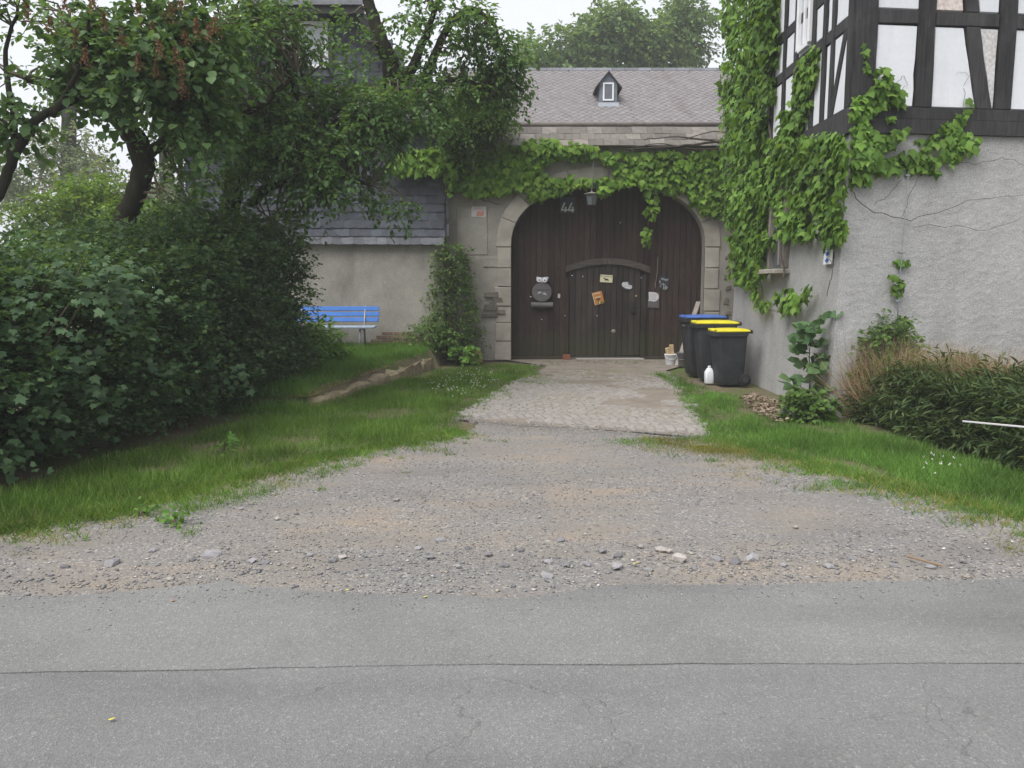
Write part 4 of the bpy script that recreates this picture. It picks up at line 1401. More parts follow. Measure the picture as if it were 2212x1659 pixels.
for i, (px, py, s, pale) in enumerate(big):
    c = G(px, py)
    M_ = Matrix.Translation((c.x, c.y, .0 + s * .10)) @ Matrix.Rotation(random.uniform(0, 6.28), 4, 'Z') @ Matrix.Rotation(random.uniform(-.25, .25) + (.8 if i == 0 else 0), 4, 'X') @ Matrix.Scale(s * .68, 4)
    me = (prock if pale else rocks)[i % (3 if pale else 6)]
    o = place('loose_stone', me, None, M_)
    if i in spec:
        props(o, spec[i][0], spec[i][1], 'loose stones on the driveway')
    else:
        props(o, 'small pale stone lying loose on the gravel near the road edge' if pale else 'small grey angular stone lying loose on the gravel near the road edge', 'stone', 'small pale loose stones' if pale else 'small grey loose stones')
# fallen leaves and petals, straw stalk
for i, (px, py, mt) in enumerate([(373, 1298, 'orange'), (750, 1275, 'yellow'), (918, 1290, 'yellow'), (240, 1555, 'yellow'), (1370, 1218, 'yellow')]):
    c = G(px, py, .02)
    o = MB().add([c + Vector((-.012, 0, .002)), c + Vector((0, -.008, .004)), c + Vector((.016, .002, .008)), c + Vector((.002, .012, .002))], [(0, 1, 2, 3)]).build('fallen_leaf', MT[mt])
    props(o, ['fallen orange leaf on the far edge of the asphalt at left', 'fallen yellow leaf on the broken edge of the asphalt', 'fallen yellow leaf by the crack at the road edge', 'lone yellow leaf on the near lane at left', 'yellow leaf among the coarse roadside stones'][i], 'leaf')
o = MB().tube([G(1960, 1202, .02), G(1990, 1210, .03), G(2035, 1222, .012)], .006, 5).build('straw_stalk', MT['straw'])
props(o, 'pale dry stalk lying on the gravel at right', 'stalk')

# ------------------------------------------------------------------ kerb, stone block
kb = thing('stone_kerb', 'low mossy stone edging along the raised grass terrace', 'kerb', (-2.3, 13, 0))
kl = [np.array(p) for p in TERR[:4]]
seg = [(kl[i], kl[i + 1]) for i in range(3)]
tot = sum(np.linalg.norm(b - a) for a, b in seg)
d = .1
while d < tot:
    L = random.uniform(.32, .55)
    m_d = d + L / 2
    acc = 0
    for a, b in seg:
        l = np.linalg.norm(b - a)
        if acc + l >= m_d or b is seg[-1][1]:
            q = a + (b - a) * min(1, (m_d - acc) / l)
            ang = math.atan2((b - a)[1], (b - a)[0])
            break
        acc += l
    zt = .045 + .12 * (q[1] - 10.6) / 6
    mbx = MB().box((0, 0, 0), (L - .02, .24, .26), None, .04)
    mbx.v = [(x + random.uniform(-.03, .03), y + random.uniform(-.03, .03), z + random.uniform(-.03, .03)) for x, y, z in mbx.v]
    R = Matrix.Rotation(ang + random.uniform(-.06, .06), 3, 'Z') @ Matrix.Rotation(random.uniform(-.05, .05), 3, 'Y')
    mbx.v = [tuple(R @ Vector(v) + Vector((q[0], q[1], zt - .10))) for v in mbx.v]
    mbx.build('kerb_stone', MT['kerb'], kb)
    d += L
c = G(1020, 785)
mbx = MB().box((c.x - .05, c.y + .05, .12), (.52, .36, .26), Matrix.Rotation(.15, 3, 'Z'), .03)
mbx.v = [(x + random.uniform(-.015, .015), y + random.uniform(-.015, .015), z + random.uniform(-.015, .015)) for x, y, z in mbx.v]
o = mbx.build('stone_block', MT['moss'])
props(o, 'squared stone block with brown moss on top beside the left gate pillar', 'stone')
c = G(1716, 905)
o = place('boulder', rock_mesh(44, MT['palestone']), None, Matrix.Translation((c.x, c.y + .05, .10)) @ Matrix.Scale(.22, 4))
props(o, 'pale rounded boulder at the corner of the roughcast wall under the sapling', 'boulder')

# ------------------------------------------------------------------ bench
BY = 16.45
bn = thing('bench', 'old blue painted slatted bench against the rendered house wall', 'bench', (-3.7, BY, .33))
bx0, bx1 = -4.75, -2.78
for i, py in enumerate((666.5, 678.5, 690.5)):
    c = AY(760, py, BY + .30 - i * .035)
    MB().box(((bx0 + bx1) / 2 + (.0, .01, -.005)[i], c.y, c.z), (bx1 - bx0, .032, .088), Matrix.Rotation(math.radians(-12), 3, 'X'), .006).build('back_slat', MT['blue'], bn)
zs = AY(760, 706, BY - .12).z
for i in range(4):
    MB().box(((bx0 + bx1) / 2 - .01, BY - .22 + i * .105, zs - .012 + .004 * i), (bx1 - bx0 - .03, .085, .034), None, .006).build('seat_slat', MT['blue_pale'], bn)
for x in (-4.42, -3.10):
    MB().tube([(x, BY - .20, .30), (x, BY - .17, zs - .04)], .022, 6).build('leg', MT['steel'], bn, True)
    MB().tube([(x + .03, BY + .20, .32), (x + .03, BY + .14, zs - .05), (x + .03, BY + .17, zs + .08), (x + .03, BY + .33, zs + .42)], .02, 6).build('back_support', MT['steel'], bn, True)
    MB().box((x + .015, BY - .03, zs - .045), (.045, .40, .03)).build('seat_bearer', MT['steel'], bn)
for x in (-4.42, -3.10):
    props(MB().box((x, BY - .2, .285), (.2, .16, .07), None, .012).build('footing_brick', MT['brick'], bn))

# ------------------------------------------------------------------ wheelie bins
def ring(cx, cy, z, dx, dy, r, n=6):
    pts = []
    for (sx, sy), a0 in (((1, 1), 0), ((-1, 1), 90), ((-1, -1), 180), ((1, -1), 270)):
        for i in range(n):
            a = math.radians(a0 + 90 * i / (n - 1))
            pts.append((cx + sx * (dx / 2 - r) + r * math.cos(a), cy + sy * (dy / 2 - r) + r * math.sin(a), z))
    return pts
def loft(mb, rings, cap0=True, cap1=True):
    n = len(rings[0])
    vs = [p for r in rings for p in r]
    fs = []
    for i in range(len(rings) - 1):
        for k in range(n):
            fs.append((i * n + k, i * n + (k + 1) % n, (i + 1) * n + (k + 1) % n, (i + 1) * n + k))
    if cap0: fs.append(tuple(range(n - 1, -1, -1)))
    if cap1: fs.append(tuple((len(rings) - 1) * n + k for k in range(n)))
    return mb.add(vs, fs)
def wheelie(loc, rot, w_, d_, h_, lid, label):
    t = thing('wheelie_bin', label, 'wheelie bin', loc, 'wheelie bins by the house wall')
    R = Matrix.Rotation(rot, 3, 'Z')
    L = Vector(loc)
    def fin(mb, name, mat, parent=None, smooth=False):
        mb.v = [tuple(R @ Vector(v) + L) for v in mb.v]
        o = mb.build(name, mat, parent or t, smooth)
        if smooth:
            try: o.data.set_sharp_from_angle(angle=math.radians(35))
            except Exception: pass
        return o
    hb = h_ - .075
    # front at -x, wheels and hinge at +x
    b = MB()
    loft(b, [ring(.02, 0, .02, d_ * .66, w_ * .74, .05), ring(.02, 0, .05, d_ * .70, w_ * .78, .05), ring(.0, 0, hb * .55, d_ * .80, w_ * .86, .045), ring(-.01, 0, hb - .07, d_ * .88, w_ * .92, .04)])
    fin(b, 'body', MT['binbody'], smooth=True)
    b = MB()
    loft(b, [ring(-.015, 0, hb - .075, d_ * .90, w_ * .94, .04), ring(-.03, 0, hb - .065, d_ * .98, w_ * 1.0, .04), ring(-.03, 0, hb - .005, d_ * .99, w_ * 1.01, .04), ring(-.03, 0, hb, d_ * .97, w_ * .99, .04)])
    fin(b, 'rim', MT['binbody'], smooth=True)
    b = MB()
    loft(b, [ring(.0, 0, hb + .004, d_ * 1.0, w_ * 1.02, .05), ring(.0, 0, hb + .018, d_ * 1.01, w_ * 1.03, .05), ring(.01, 0, hb + .034, d_ * .94, w_ * .96, .06), ring(.03, 0, hb + .050, d_ * .70, w_ * .80, .08), ring(.04, 0, hb + .056, d_ * .35, w_ * .5, .08)])
    lo = fin(b, 'lid', lid, smooth=True)
    for s in (-1, 1):
        fin(MB().box((-d_ * .44, s * w_ * .30, hb + .034), (.10, .07, .028), None, .01), 'lid_grip', lid, lo)
    b = MB().tube([(d_ * .53, -w_ * .42, hb + .02), (d_ * .53, w_ * .42, hb + .02)], .018, 8)
    for s in (-1, 1):
        b.box((d_ * .49, s * w_ * .40, hb), (.10, .03, .05), None, .006)
    fin(b, 'handle', MT['binbody'], smooth=False)
    rw = .10
    for s in (-1, 1):
        b = MB().lathe((d_ * .36, s * (w_ * .42 + .02), rw), [(.02, -.025), (rw * .8, -.025), (rw, -.015), (rw, .015), (rw * .8, .025), (.02, .025)], 18, R=Matrix.Rotation(math.radians(90), 3, 'X'))
        wo_ = fin(b, 'wheel', MT['rubber'], smooth=True)
        b = MB().lathe((d_ * .36, s * (w_ * .42 + .02), rw), [(.01, -.03), (.045, -.03), (.05, 0), (.045, .03), (.01, .03)], 12, R=Matrix.Rotation(math.radians(90), 3, 'X'))
        fin(b, 'wheel_hub', MT['binbody'], wo_, True)
    fin(MB().tube([(d_ * .36, -w_ * .42, rw), (d_ * .36, w_ * .42, rw)], .012, 6), 'axle', MT['dark'])
    return t
wheelie((3.55, 13.05, 0), math.radians(6), .49, .56, .95, MT['yellow'], 'smaller dark grey wheelie bin with yellow lid, nearest of the bins')
wheelie((3.48, 13.72, 0), math.radians(-3), .58, .73, 1.05, MT['yellow'], 'taller dark grey wheelie bin with yellow lid behind the white canister')
wheelie((3.44, 14.45, 0), math.radians(2), .58, .74, 1.12, MT['bluelid'], 'dark grey wheelie bin with blue lid, rearmost of the bins')
# debris on the rim of the blue bin
c = AY(1481, 703, 14.4)
pebbles_o = MB()
for i in range(9):
    pebbles_o.tube([c + Vector((random.uniform(-.05, .02), random.uniform(-.15, .1), random.uniform(-.02, .02))), c + Vector((random.uniform(.04, .16), random.uniform(-.15, .1), random.uniform(0, .05)))], .013, 5)
o = pebbles_o.build('twig_bundle', MT['greywood'])
props(o, 'bundle of grey sticks resting on the edge of the blue-lidded bin', 'sticks')

# canister, buckets, wood
c = G(1534, 829) + Vector((0, .08, 0))
t = thing('canister', 'white plastic canister standing on the grass in front of the bins', 'canister', c)
b = MB(); loft(b, [ring(c.x, c.y, .0, .135, .12, .03), ring(c.x, c.y, .01, .145, .13, .03), ring(c.x, c.y, .19, .145, .13, .03), ring(c.x, c.y, .25, .08, .075, .03), ring(c.x, c.y, .262, .05, .05, .02)])
b.build('body', MT['whiteplastic'], t, True)
MB().lathe(c + Vector((0, 0, .262)), [(.026, 0), (.026, .028), (.02, .03)], 12).build('cap', MT['whiteplastic'], t, True)
c = G(1450, 789) + Vector((0, .1, 0))
t = thing('white_bucket', 'small white bucket holding wood offcuts at the right foot of the gate', 'bucket', c)
MB().lathe(c, [(.094, 0), (.098, .01), (.118, .20), (.126, .205), (.126, .225), (.116, .225), (.095, .02)], 20).build('body', MT['whiteplastic'], t, True)
MB().tube([c + Vector((.125 * math.cos(a), -.09 * abs(math.sin(a)) - .03, .205 - .09 * math.sin(a))) for a in np.linspace(0, math.pi, 12)], .005, 5).build('handle', MT['whiteplastic'], t, True)
for k, (dx, an, h_) in enumerate(((-.04, -.25, .30), (.035, -.12, .38))):
    R = Matrix.Rotation(an, 3, 'Y') @ Matrix.Rotation(.2, 3, 'X')
    o = MB().box(c + Vector((dx, .01 + .03 * k, .21 + .02 * k)), (.085, .03, h_), R, .003).build('wood_offcut', MT['palewood'])
    props(o, ['shorter pale wood offcut leaning in the white bucket', 'longer pale wood offcut standing upright in the white bucket'][k], 'wood')
c = G(1478, 793) + Vector((0, .12, 0))
t = thing('grey_bucket', 'dull grey metal bucket between the white bucket and the bins', 'bucket', c)
MB().lathe(c, [(.085, 0), (.09, .01), (.118, .27), (.124, .275), (.124, .29), (.114, .29), (.09, .03)], 20).build('body', MT['galv'], t, True)
MB().tube([c + Vector((.121 * math.cos(a), -.121 * math.sin(a), .15)) for a in np.linspace(0, 2 * math.pi, 21)], .005, 5).build('band', MT['steel'], t, True)
a, b_ = G(1466, 792) + Vector((0, .15, .0)), AY(1509, 652, 17.3)
dirv = (b_ - a)
R = dirv.to_track_quat('Z', 'Y').to_matrix()
o = MB().box((a + b_) / 2, (.10, .03, dirv.length), R, .004).build('leaning_board', MT['greywood'])
props(o, 'grey weathered board leaning against the gate jamb behind the bins', 'board')

# ------------------------------------------------------------------ things on the gate
SY = DY - .035
def flat(name, px_pts, mat, y=SY, t=.008, parent=None):
    pts = [AY(x, y_, y) for x, y_ in px_pts]
    return MB().prism(pts, (0, t, 0)).build(name, mat, parent)
def strokes(name, lines, mat, parent, y, wd=.006, t=.003):
    mb = MB()
    for k, ln in enumerate(lines):
        P = [AY(px, py, y - k * .00002) for px, py in ln]
        for a, b in zip(P[:-1], P[1:]):
            dv = (b - a)
            if dv.length < 1e-6: continue
            nn = Vector((-dv.z, 0, dv.x)).normalized() * wd / 2
            e_ = dv.normalized() * wd * .3
            mb.prism([a - e_ - nn, b + e_ - nn, b + e_ + nn, a - e_ + nn], (0, t, 0))
    return mb.build(name, mat, parent)
def text(body, size, loc, mat, parent, name='lettering', shear=0.0, sx=1.0, roll=0.0):
    cu = bpy.data.curves.new('txt', 'FONT')
    cu.body = body; cu.size = size; cu.align_x = 'CENTER'; cu.align_y = 'CENTER'; cu.extrude = .0006; cu.shear = shear
    o = bpy.data.objects.new('txt', cu)
    col.objects.link(o)
    dg = bpy.context.evaluated_depsgraph_get()
    me = bpy.data.meshes.new_from_object(o.evaluated_get(dg))
    bpy.data.objects.remove(o)
    me.transform(Matrix.Rotation(roll, 4, 'Y') @ Matrix.Rotation(math.radians(90), 4, 'X') @ Matrix.Scale(sx, 4, (1, 0, 0)))
    me.materials.clear(); me.materials.append(mat)
    return link(name, me, parent, loc)
def W8(x, y): return ((2100 + x / 4.74) / 1.8517, (600 + y / 4.74) / 1.8517)
def W7(x, y): return ((2350 + x / 4.74) / 1.8517, (1050 + y / 4.74) / 1.8517)
def W6(x, y): return ((2050 + x / 4.74) / 1.8517, (1050 + y / 4.74) / 1.8517)
# house number
t = thing('number_plate', 'dark square house number plate reading 44 high on the gate', 'house number', AY(*W8(812, 1190), SY))
flat('plate', [W8(672, 892), W8(958, 895), W8(945, 1196), W8(660, 1192)], MT['plate'], SY, .02, t)
strokes('digits', [[W8(750, 1004), W8(695, 1136), W8(795, 1136)], [W8(772, 1085), W8(765, 1166)], [W8(884, 1010), W8(822, 1140), W8(925, 1140)], [W8(905, 1085), W8(897, 1168)]], MT['number'], t, SY - .004, .034, .003)
# lantern
LY = 17.12
ltp = AY(*W8(1265, 795), LY)
t = thing('hanging_lantern', 'old metal lantern with a flat conical roof hanging on a chain below the ivy', 'lantern', AY(*W8(1255, 1040), LY))
rr = abs(AY(*W8(1410, 830), LY).x - AY(*W8(1100, 830), LY).x) / 2
hb_ = ltp.z - AY(*W8(1255, 1040), LY).z
MB().lathe(ltp, [(rr * .98, -.048), (rr, -.040), (rr * .45, -.012), (rr * .12, .0), (.012, .03)], 6).build('roof', MT['lantern_roof'], t)
n6 = 6
rt, rb = rr * .76, rr * .55
zt_, zb_ = ltp.z - .05, ltp.z - hb_
fr = MB()
gl_ = []
for k in range(n6):
    a0, a1 = 2 * math.pi * (k + .5) / n6, 2 * math.pi * (k + 1.5) / n6
    T0 = Vector((ltp.x + rt * math.cos(a0), ltp.y + rt * math.sin(a0), zt_)); B0 = Vector((ltp.x + rb * math.cos(a0), ltp.y + rb * math.sin(a0), zb_))
    T1 = Vector((ltp.x + rt * math.cos(a1), ltp.y + rt * math.sin(a1), zt_)); B1 = Vector((ltp.x + rb * math.cos(a1), ltp.y + rb * math.sin(a1), zb_))
    fr.tube([T0, B0], .007, 5)
    fr.tube([B0, B1], .007, 5); fr.tube([T0, T1], .006, 5)
    gl_.append((T0, T1, B1, B0))
fr.lathe((ltp.x, ltp.y, zb_), [(rb, -.012), (rb, .0)], 6)
fr.build('cage', MT['lantern'], t)
for q in gl_:
    cc = sum(q, Vector()) / 4
    MB().prism([cc + (v - cc) * .93 for v in q], (0, .003, 0)).build('pane', MT['lantern_glass'], t)
ch0, ch1 = ltp + Vector((0, 0, .03)), AY(*W8(1305, 150), LY + .05)
nl_ = 20
mb = MB()
for k in range(nl_):
    a = ch0.lerp(ch1, k / nl_); b_ = ch0.lerp(ch1, (k + 1.25) / nl_)
    ax = Vector((.011, 0, 0)) if k % 2 else Vector((0, .011, 0))
    m1, m2 = a.lerp(b_, .25), a.lerp(b_, .75)
    mb.tube([a, m1 + ax, m2 + ax, b_, m2 - ax, m1 - ax, a], .0038, 4)
mb.build('chain', MT['steel'], t)
# dog sign
t = thing('dog_sign', 'cream warning sign with black lettering above a running dog on the wicket', 'sign', AY(*W7(360, 388), SY))
flat('plate', [W7(238, 222), W7(488, 236), W7(474, 388), W7(228, 376)], MT['ink'], SY, .006, t)
flat('face', [W7(244, 228), W7(482, 241), W7(469, 382), W7(235, 370)], MT['cream'], SY - .004, .004, t)
text('Hier wache ich!', .052, AY(*W7(360, 262), SY - .006), MT['ink'], t, sx=.92, roll=math.radians(3))
dog = [(300, 288), (318, 284), (330, 300), (350, 304), (372, 306), (392, 318), (412, 345), (400, 342), (384, 334), (398, 356), (388, 356), (370, 336), (352, 334), (346, 352), (338, 352), (338, 332), (326, 322), (304, 302)]
flat('dog_print', [W7(x, y) for x, y in dog], MT['ink'], SY - .0065, .002, t)
# orange sign
t = thing('orange_sign', 'crooked orange notice with pale lettering and a torn corner on the wicket', 'sign', AY(*W7(200, 812), SY))
flat('plate', [W7(83, 580), W7(266, 533), W7(318, 738), W7(316, 772), W7(240, 790), W7(145, 812)], MT['orange'], SY, .006, t)
flat('border', [W7(83, 580), W7(94, 577), W7(155, 809), W7(145, 812)], MT['cream'], SY - .003, .002, t)
ls = []
for k, (x0, y0, x1, y1) in enumerate(((118, 590, 238, 560), (122, 606, 242, 576), (138, 664, 252, 634), (142, 678, 252, 650))):
    n_ = 7
    for i in range(n_):
        f0, f1 = i / n_, (i + .72) / n_
        ls.append([W7(x0 + (x1 - x0) * f0, y0 + (y1 - y0) * f0), W7(x0 + (x1 - x0) * f1, y0 + (y1 - y0) * f1)])
props(strokes('lettering', ls, MT['cream'], t, SY - .004, .010, .002), kind='stuff')
strokes('radio_arcs', [[W7(170, 708), W7(185, 684), W7(212, 674), W7(240, 690)], [W7(190, 715), W7(205, 698), W7(228, 702)]], MT['ink'], t, SY - .004, .016, .002)
flat('print', [W7(196, 730), W7(225, 712), W7(246, 740), W7(316, 738), W7(314, 768), W7(240, 786), W7(210, 790)], MT['olive'], SY - .004, .002, t)
flat('figure', [W7(222, 735), W7(240, 733), W7(242, 775), W7(222, 780)], MT['cream'], SY - .0062, .002, t)
# oval notice
t = thing('oval_notice', 'white oval handwritten notice with a dark blotch on the wicket', 'notice', AY(*W7(750, 520), SY))
flat('board', [W7(650, 400), W7(680, 368), W7(760, 362), W7(830, 385), W7(855, 430), W7(840, 505), W7(780, 525), W7(700, 510), W7(652, 470)], MT['plate'], SY, .010, t)
flat('paper', [W7(648, 412), W7(672, 374), W7(765, 370), W7(772, 420), W7(845, 438), W7(842, 488), W7(800, 503), W7(730, 490), W7(662, 452)], MT['paper'], SY - .004, .003, t)
strokes('writing', [[W7(675, 400), W7(750, 392)], [W7(672, 428), W7(830, 452)], [W7(680, 446), W7(828, 470)]], MT['plate'], t, SY - .006, .004, .002)
# klingel slate
t = thing('chalk_slate', 'rough blue-grey slate with the chalk word Klingel beside the rope', 'sign', AY(*W7(1450, 530), SY))
flat('slate', [W7(1415, 226), W7(1450, 235), W7(1548, 300), W7(1532, 468), W7(1492, 530), W7(1405, 495), W7(1352, 420), W7(1360, 290)], MT['chalkslate'], SY, .014, t)
text('Klingel', .060, AY(*W7(1462, 318), SY - .004), MT['chalk'], t, shear=.2, sx=.95, roll=math.radians(10))
strokes('chalk_drawing', [[W7(1372, 340), W7(1376, 400)], [W7(1362, 362), W7(1390, 372)], [W7(1375, 470), W7(1400, 415), W7(1440, 400), W7(1470, 425), W7(1500, 465), W7(1515, 472)],
                          [W7(1440, 405), W7(1445, 470), W7(1430, 500), W7(1490, 505), W7(1520, 468)], [W7(1455, 485), W7(1475, 455), W7(1495, 480), W7(1480, 500)]], MT['chalk'], t, SY - .004, .007, .002)
# letter flap with D-shaped paper
t = thing('letter_box', 'grey flat letter box with a white D-shaped paper right of the wicket', 'letter box', AY(*W7(1250, 862), SY))
flat('box', [W7(1160, 560), W7(1362, 572), W7(1352, 862), W7(1142, 852)], MT['owlgrey'], SY, .03, t)
dpts = [W7(1160, 558)] + [W7(1255 + 98 * math.cos(a), 652 - 90 * math.sin(a)) for a in np.linspace(math.pi / 2, -math.pi / 2, 10)] + [W7(1150, 722), W7(1168, 700)]
flat('paper', dpts, MT['paper'], SY - .005, .004, t)
strokes('writing', [[W7(1185, 598 + 24 * k), W7(1325 - 6 * k, 606 + 24 * k)] for k in range(5)], MT['plate'], t, SY - .0072, .003, .002)
# bell rope
o = MB().tube([AY((2000 + 1748 * .3617) / 1.8517, (1000 + 75 * .3617) / 1.8517, SY), AY(*W7(1330, 40), SY), AY(*W7(1322, 200), SY - .01), AY(*W7(1300, 345), SY - .01), AY(*W7(1284, 400), SY), AY(*W7(1290, 488), SY)], .009, 6).build('bell_rope', MT['greywood'], smooth=True)
props(o, 'thin frayed bell pull rope hanging on the right half of the gate', 'rope')
# owl letter box
c = AY(*W6(557, 562), SY)
t = thing('owl_letter_box', 'owl-shaped letter box with white eyes and round grey body on a log perch', 'letter box', AY(*W6(560, 855), SY))
rad = abs(AY(*W6(744, 562), SY).x - AY(*W6(370, 562), SY).x) / 2
RX = Matrix.Rotation(math.radians(90), 3, 'X')
MB().lathe(c, [(rad * .96, -.03), (rad, -.02), (rad, .07), (rad * .92, .088), (.01, .09)], 32, R=RX).build('body', MT['owlgrey'], t)
hd = [W6(x, y) for x, y in ((452, 285), (470, 262), (500, 276), (560, 284), (610, 274), (662, 268), (690, 290), (668, 312), (664, 345), (635, 378), (585, 372), (557, 392), (530, 372), (480, 374), (455, 335))]
flat('head', hd, MT['owlwhite'], SY - .10, .07, t)
for ex, ey in ((508, 330), (612, 335)):
    ec = AY(*W6(ex, ey), SY - .105)
    e_ = MB().lathe(ec, [(.050, -.005), (.050, .010), (.040, .016), (.002, .016)], 18, R=RX).build('eye', MT['whiteplastic'], t)
    MB().lathe(ec, [(.018, .0), (.018, .022), (.002, .023)], 12, R=RX).build('pupil', MT['owlgrey'], e_)
flat('beak', [W6(546, 360), W6(572, 362), W6(560, 398)], MT['owlwhite'], SY - .125, .03, t)
strokes('letter_slot', [[W6(412, 518), W6(705, 522)]], MT['ink'], t, SY - .093, .012, .004)
for q in (((470, 604), (495, 552), (545, 556), (552, 572), (520, 580), (500, 590)), ((562, 600), (600, 572), (630, 582), (650, 622), (625, 612), (595, 600))):
    flat('wing', [W6(*p) for p in q], MT['owlwhite'], SY - .098, .008, t)
a, b_ = AY(*W6(352, 802), SY - .04), AY(*W6(768, 808), SY - .04)
MB().tube([a, b_], .063, 14).build('log_perch', MT['owlgrey'], t, False)
o = flat('bell_push', [W6(862, 592), W6(905, 594), W6(902, 674), W6(859, 670)], MT['owlwhite'], SY, .02)
props(o, 'small white bell push plate right of the owl letter box', 'bell push')
o = flat('hinge_pin', [W6(330, 640), W6(358, 640), W6(358, 656), W6(330, 656)], MT['chalk'], SY - .01, .03)
props(o, 'tiny white metal tag on the gate left of the owl', 'tag')
# notice on the left pier, plaque on the corner
NY = GY - .022
t = thing('pier_notice', 'faded white notice with washed-out red print on the left gate pier', 'notice', AY(1035, 468, NY))
flat('sheet', [(1019, 446), (1050, 446), (1049, 469), (1018, 468)], MT['noticepale'], NY, .008, t)
flat('print', [(1030, 457), (1046, 456), (1045, 466), (1029, 467)], MT['redprint'], NY - .003, .002, t)
strokes('printed_line', [[(1023, 449.5), (1040, 449.2)]], MT['redprint'], t, NY - .003, .010, .002)
strokes('printed_line', [[(1023, 452), (1046, 452)]], MT['redprint'], t, NY - .003, .010, .002)
pc = ONP(1785, 555, CB, nL)
s_p = max(.12, (pc - CU).dot(uL)); z_p = pc.z
t = thing('wall_plaque', 'small white plaque with blue diamonds near the corner of the roughcast wall', 'plaque', onB(.16, z_p, .03))
def lq(s, z, o_): return onB(s, z, o_)
s_p = .34
MB().add([lq(s_p - .13, z_p - .09, .05), lq(s_p + .13, z_p - .09, .05), lq(s_p + .13, z_p + .09, .05), lq(s_p - .13, z_p + .09, .05),
          lq(s_p - .13, z_p - .09, .03), lq(s_p + .13, z_p - .09, .03), lq(s_p + .13, z_p + .09, .03), lq(s_p - .13, z_p + .09, .03)],
         [(0, 1, 2, 3), (0, 4, 5, 1), (1, 5, 6, 2), (2, 6, 7, 3), (3, 7, 4, 0)]).build('plate', MT['frame'], t)
for k in (-1, 1):
    zc_ = z_p + k * .042
    MB().add([lq(s_p - .07, zc_, .054), lq(s_p, zc_ - .036, .054), lq(s_p + .07, zc_, .054), lq(s_p, zc_ + .036, .054)], [(0, 1, 2, 3)]).build('blue_diamond', MT['signblue'], t)
# white stake on the right
a, b_ = G(2080, 985) , G(2230, 1010)
pa, pb = AY(2080, 910, 7.4), AY(2230, 924, 6.6)
o = MB().box((pa + pb) / 2, ((pb - pa).length, .014, .016), (pb - pa).to_track_quat('X', 'Z').to_matrix(), .003).build('pale_batten', MT['paper'])
props(o, 'pale grey batten sticking out of the hedge at the right edge', 'batten')

# ------------------------------------------------------------------ vegetation
def cat_rom(pts, rad, n=5):
    pts = [Vector(p) for p in pts]
    out, ro = [], []
    for i in range(len(pts) - 1):
        p0, p1, p2, p3 = pts[max(i - 1, 0)], pts[i], pts[i + 1], pts[min(i + 2, len(pts) - 1)]
        for k in range(n):
            t = k / n
            out.append(.5 * ((2 * p1) + (p2 - p0) * t + (2 * p0 - 5 * p1 + 4 * p2 - p3) * t * t + (3 * p1 - p0 - 3 * p2 + p3) * t ** 3))
            ro.append(rad[i] + (rad[i + 1] - rad[i]) * t)
    out.append(pts[-1]); ro.append(rad[-1])
    return out, ro
def tree(name, label, cat, limbs, blobs, leaf, size, tpl=T_OVAL, droop=.45, slen=.34, nl=10, group=None, gap=.44, twigs=140, gfreq=1.5, seed=1, ground=True, outward=.6, barkm='bark', twr=.010):
    r = np.random.default_rng(seed)
    L0 = [AY(px, py, Y) for px, py, Y, _ in limbs[0]]
    base = L0[0].copy(); base.z = 0
    t = thing(name, label, cat, base, group)
    samples = []
    for i, lb in enumerate(limbs):
        pts = [AY(px, py, Y) for px, py, Y, _ in lb]
        rad = [q[3] for q in lb]
        if i == 0 and ground:
            pts = [Vector((pts[0].x, pts[0].y, -.05))] + pts
            rad = [rad[0] * 1.35] + rad
        P_, R_ = cat_rom(pts, rad)
        P_ = [p + Vector(r.normal(0, .012 + .05 * q, 3)) * .6 for p, q in zip(P_, R_)]
        samples += [(p, q) for p, q in zip(P_, R_) if p.z > .8]
        MB().tube(P_, R_, 9 if i == 0 else 7).build('trunk' if i == 0 else 'branch', MT[barkm], t, True)
    Os, Ds = [], []
    for (px, py, Y, rx, ry, rd, n) in blobs:
        c = np.array(AY(px, py, Y))
        R3 = np.array([rx * Y / 1722.6, rd, ry * Y / 1722.6])
        k = int(n * 2.4)
        u = nrm(r.normal(0, 1, (k, 3)))
        q = u * (r.random(k) ** .42)[:, None]
        P = c + q * R3
        g = fbm(P * gfreq, seed + 3, 3)
        P_ = P[(g > gap) & (P[:, 2] > .3)][:n]
        u_ = q[(g > gap) & (P[:, 2] > .3)][:n]
        Os.append(P_); Ds.append(u_ * outward + r.normal(0, .45, u_.shape) + np.array([0, -.15, -.25 * droop]))
    O, D = np.vstack(Os), np.vstack(Ds)
    P, Dd, N, S = sprays(O, D, slen, nl, size, droop, .35, r=r)
    leafmesh('crown', P, Dd, N, S, tpl, MT[leaf], t)
    if twigs:
        mb = MB()
        SP = np.array([tuple(p) for p, q in samples]); SR = np.array([q for p, q in samples])
        idx = r.choice(len(O), min(twigs, len(O)), replace=False)
        for i in idx:
            dd = np.linalg.norm(SP - O[i], axis=1) + SR * 1.5
            j = int(np.argmin(dd))
            a, b = Vector(SP[j]), Vector(O[i])
            ln = (b - a).length
            if ln > 2.6: continue
            m1 = a.lerp(b, .35) + Vector(r.normal(0, .09 * ln, 3)) + Vector((0, 0, .12 * ln))
            m2 = a.lerp(b, .7) + Vector(r.normal(0, .09 * ln, 3)) + Vector((0, 0, .08 * ln))
            e_ = b + Vector(D[i] / (np.linalg.norm(D[i]) + 1e-6)) * slen * .8 - Vector((0, 0, droop * slen * .5))
            r0 = min(.022, SR[j] * .6) * (twr / .010)
            mb.tube([a, m1, m2, b, e_], [r0, r0 * .75, r0 * .5, twr * .5, twr * .22], 5, False)
        mb.build('twigs', MT['twig'], t, kind='stuff')
    return t

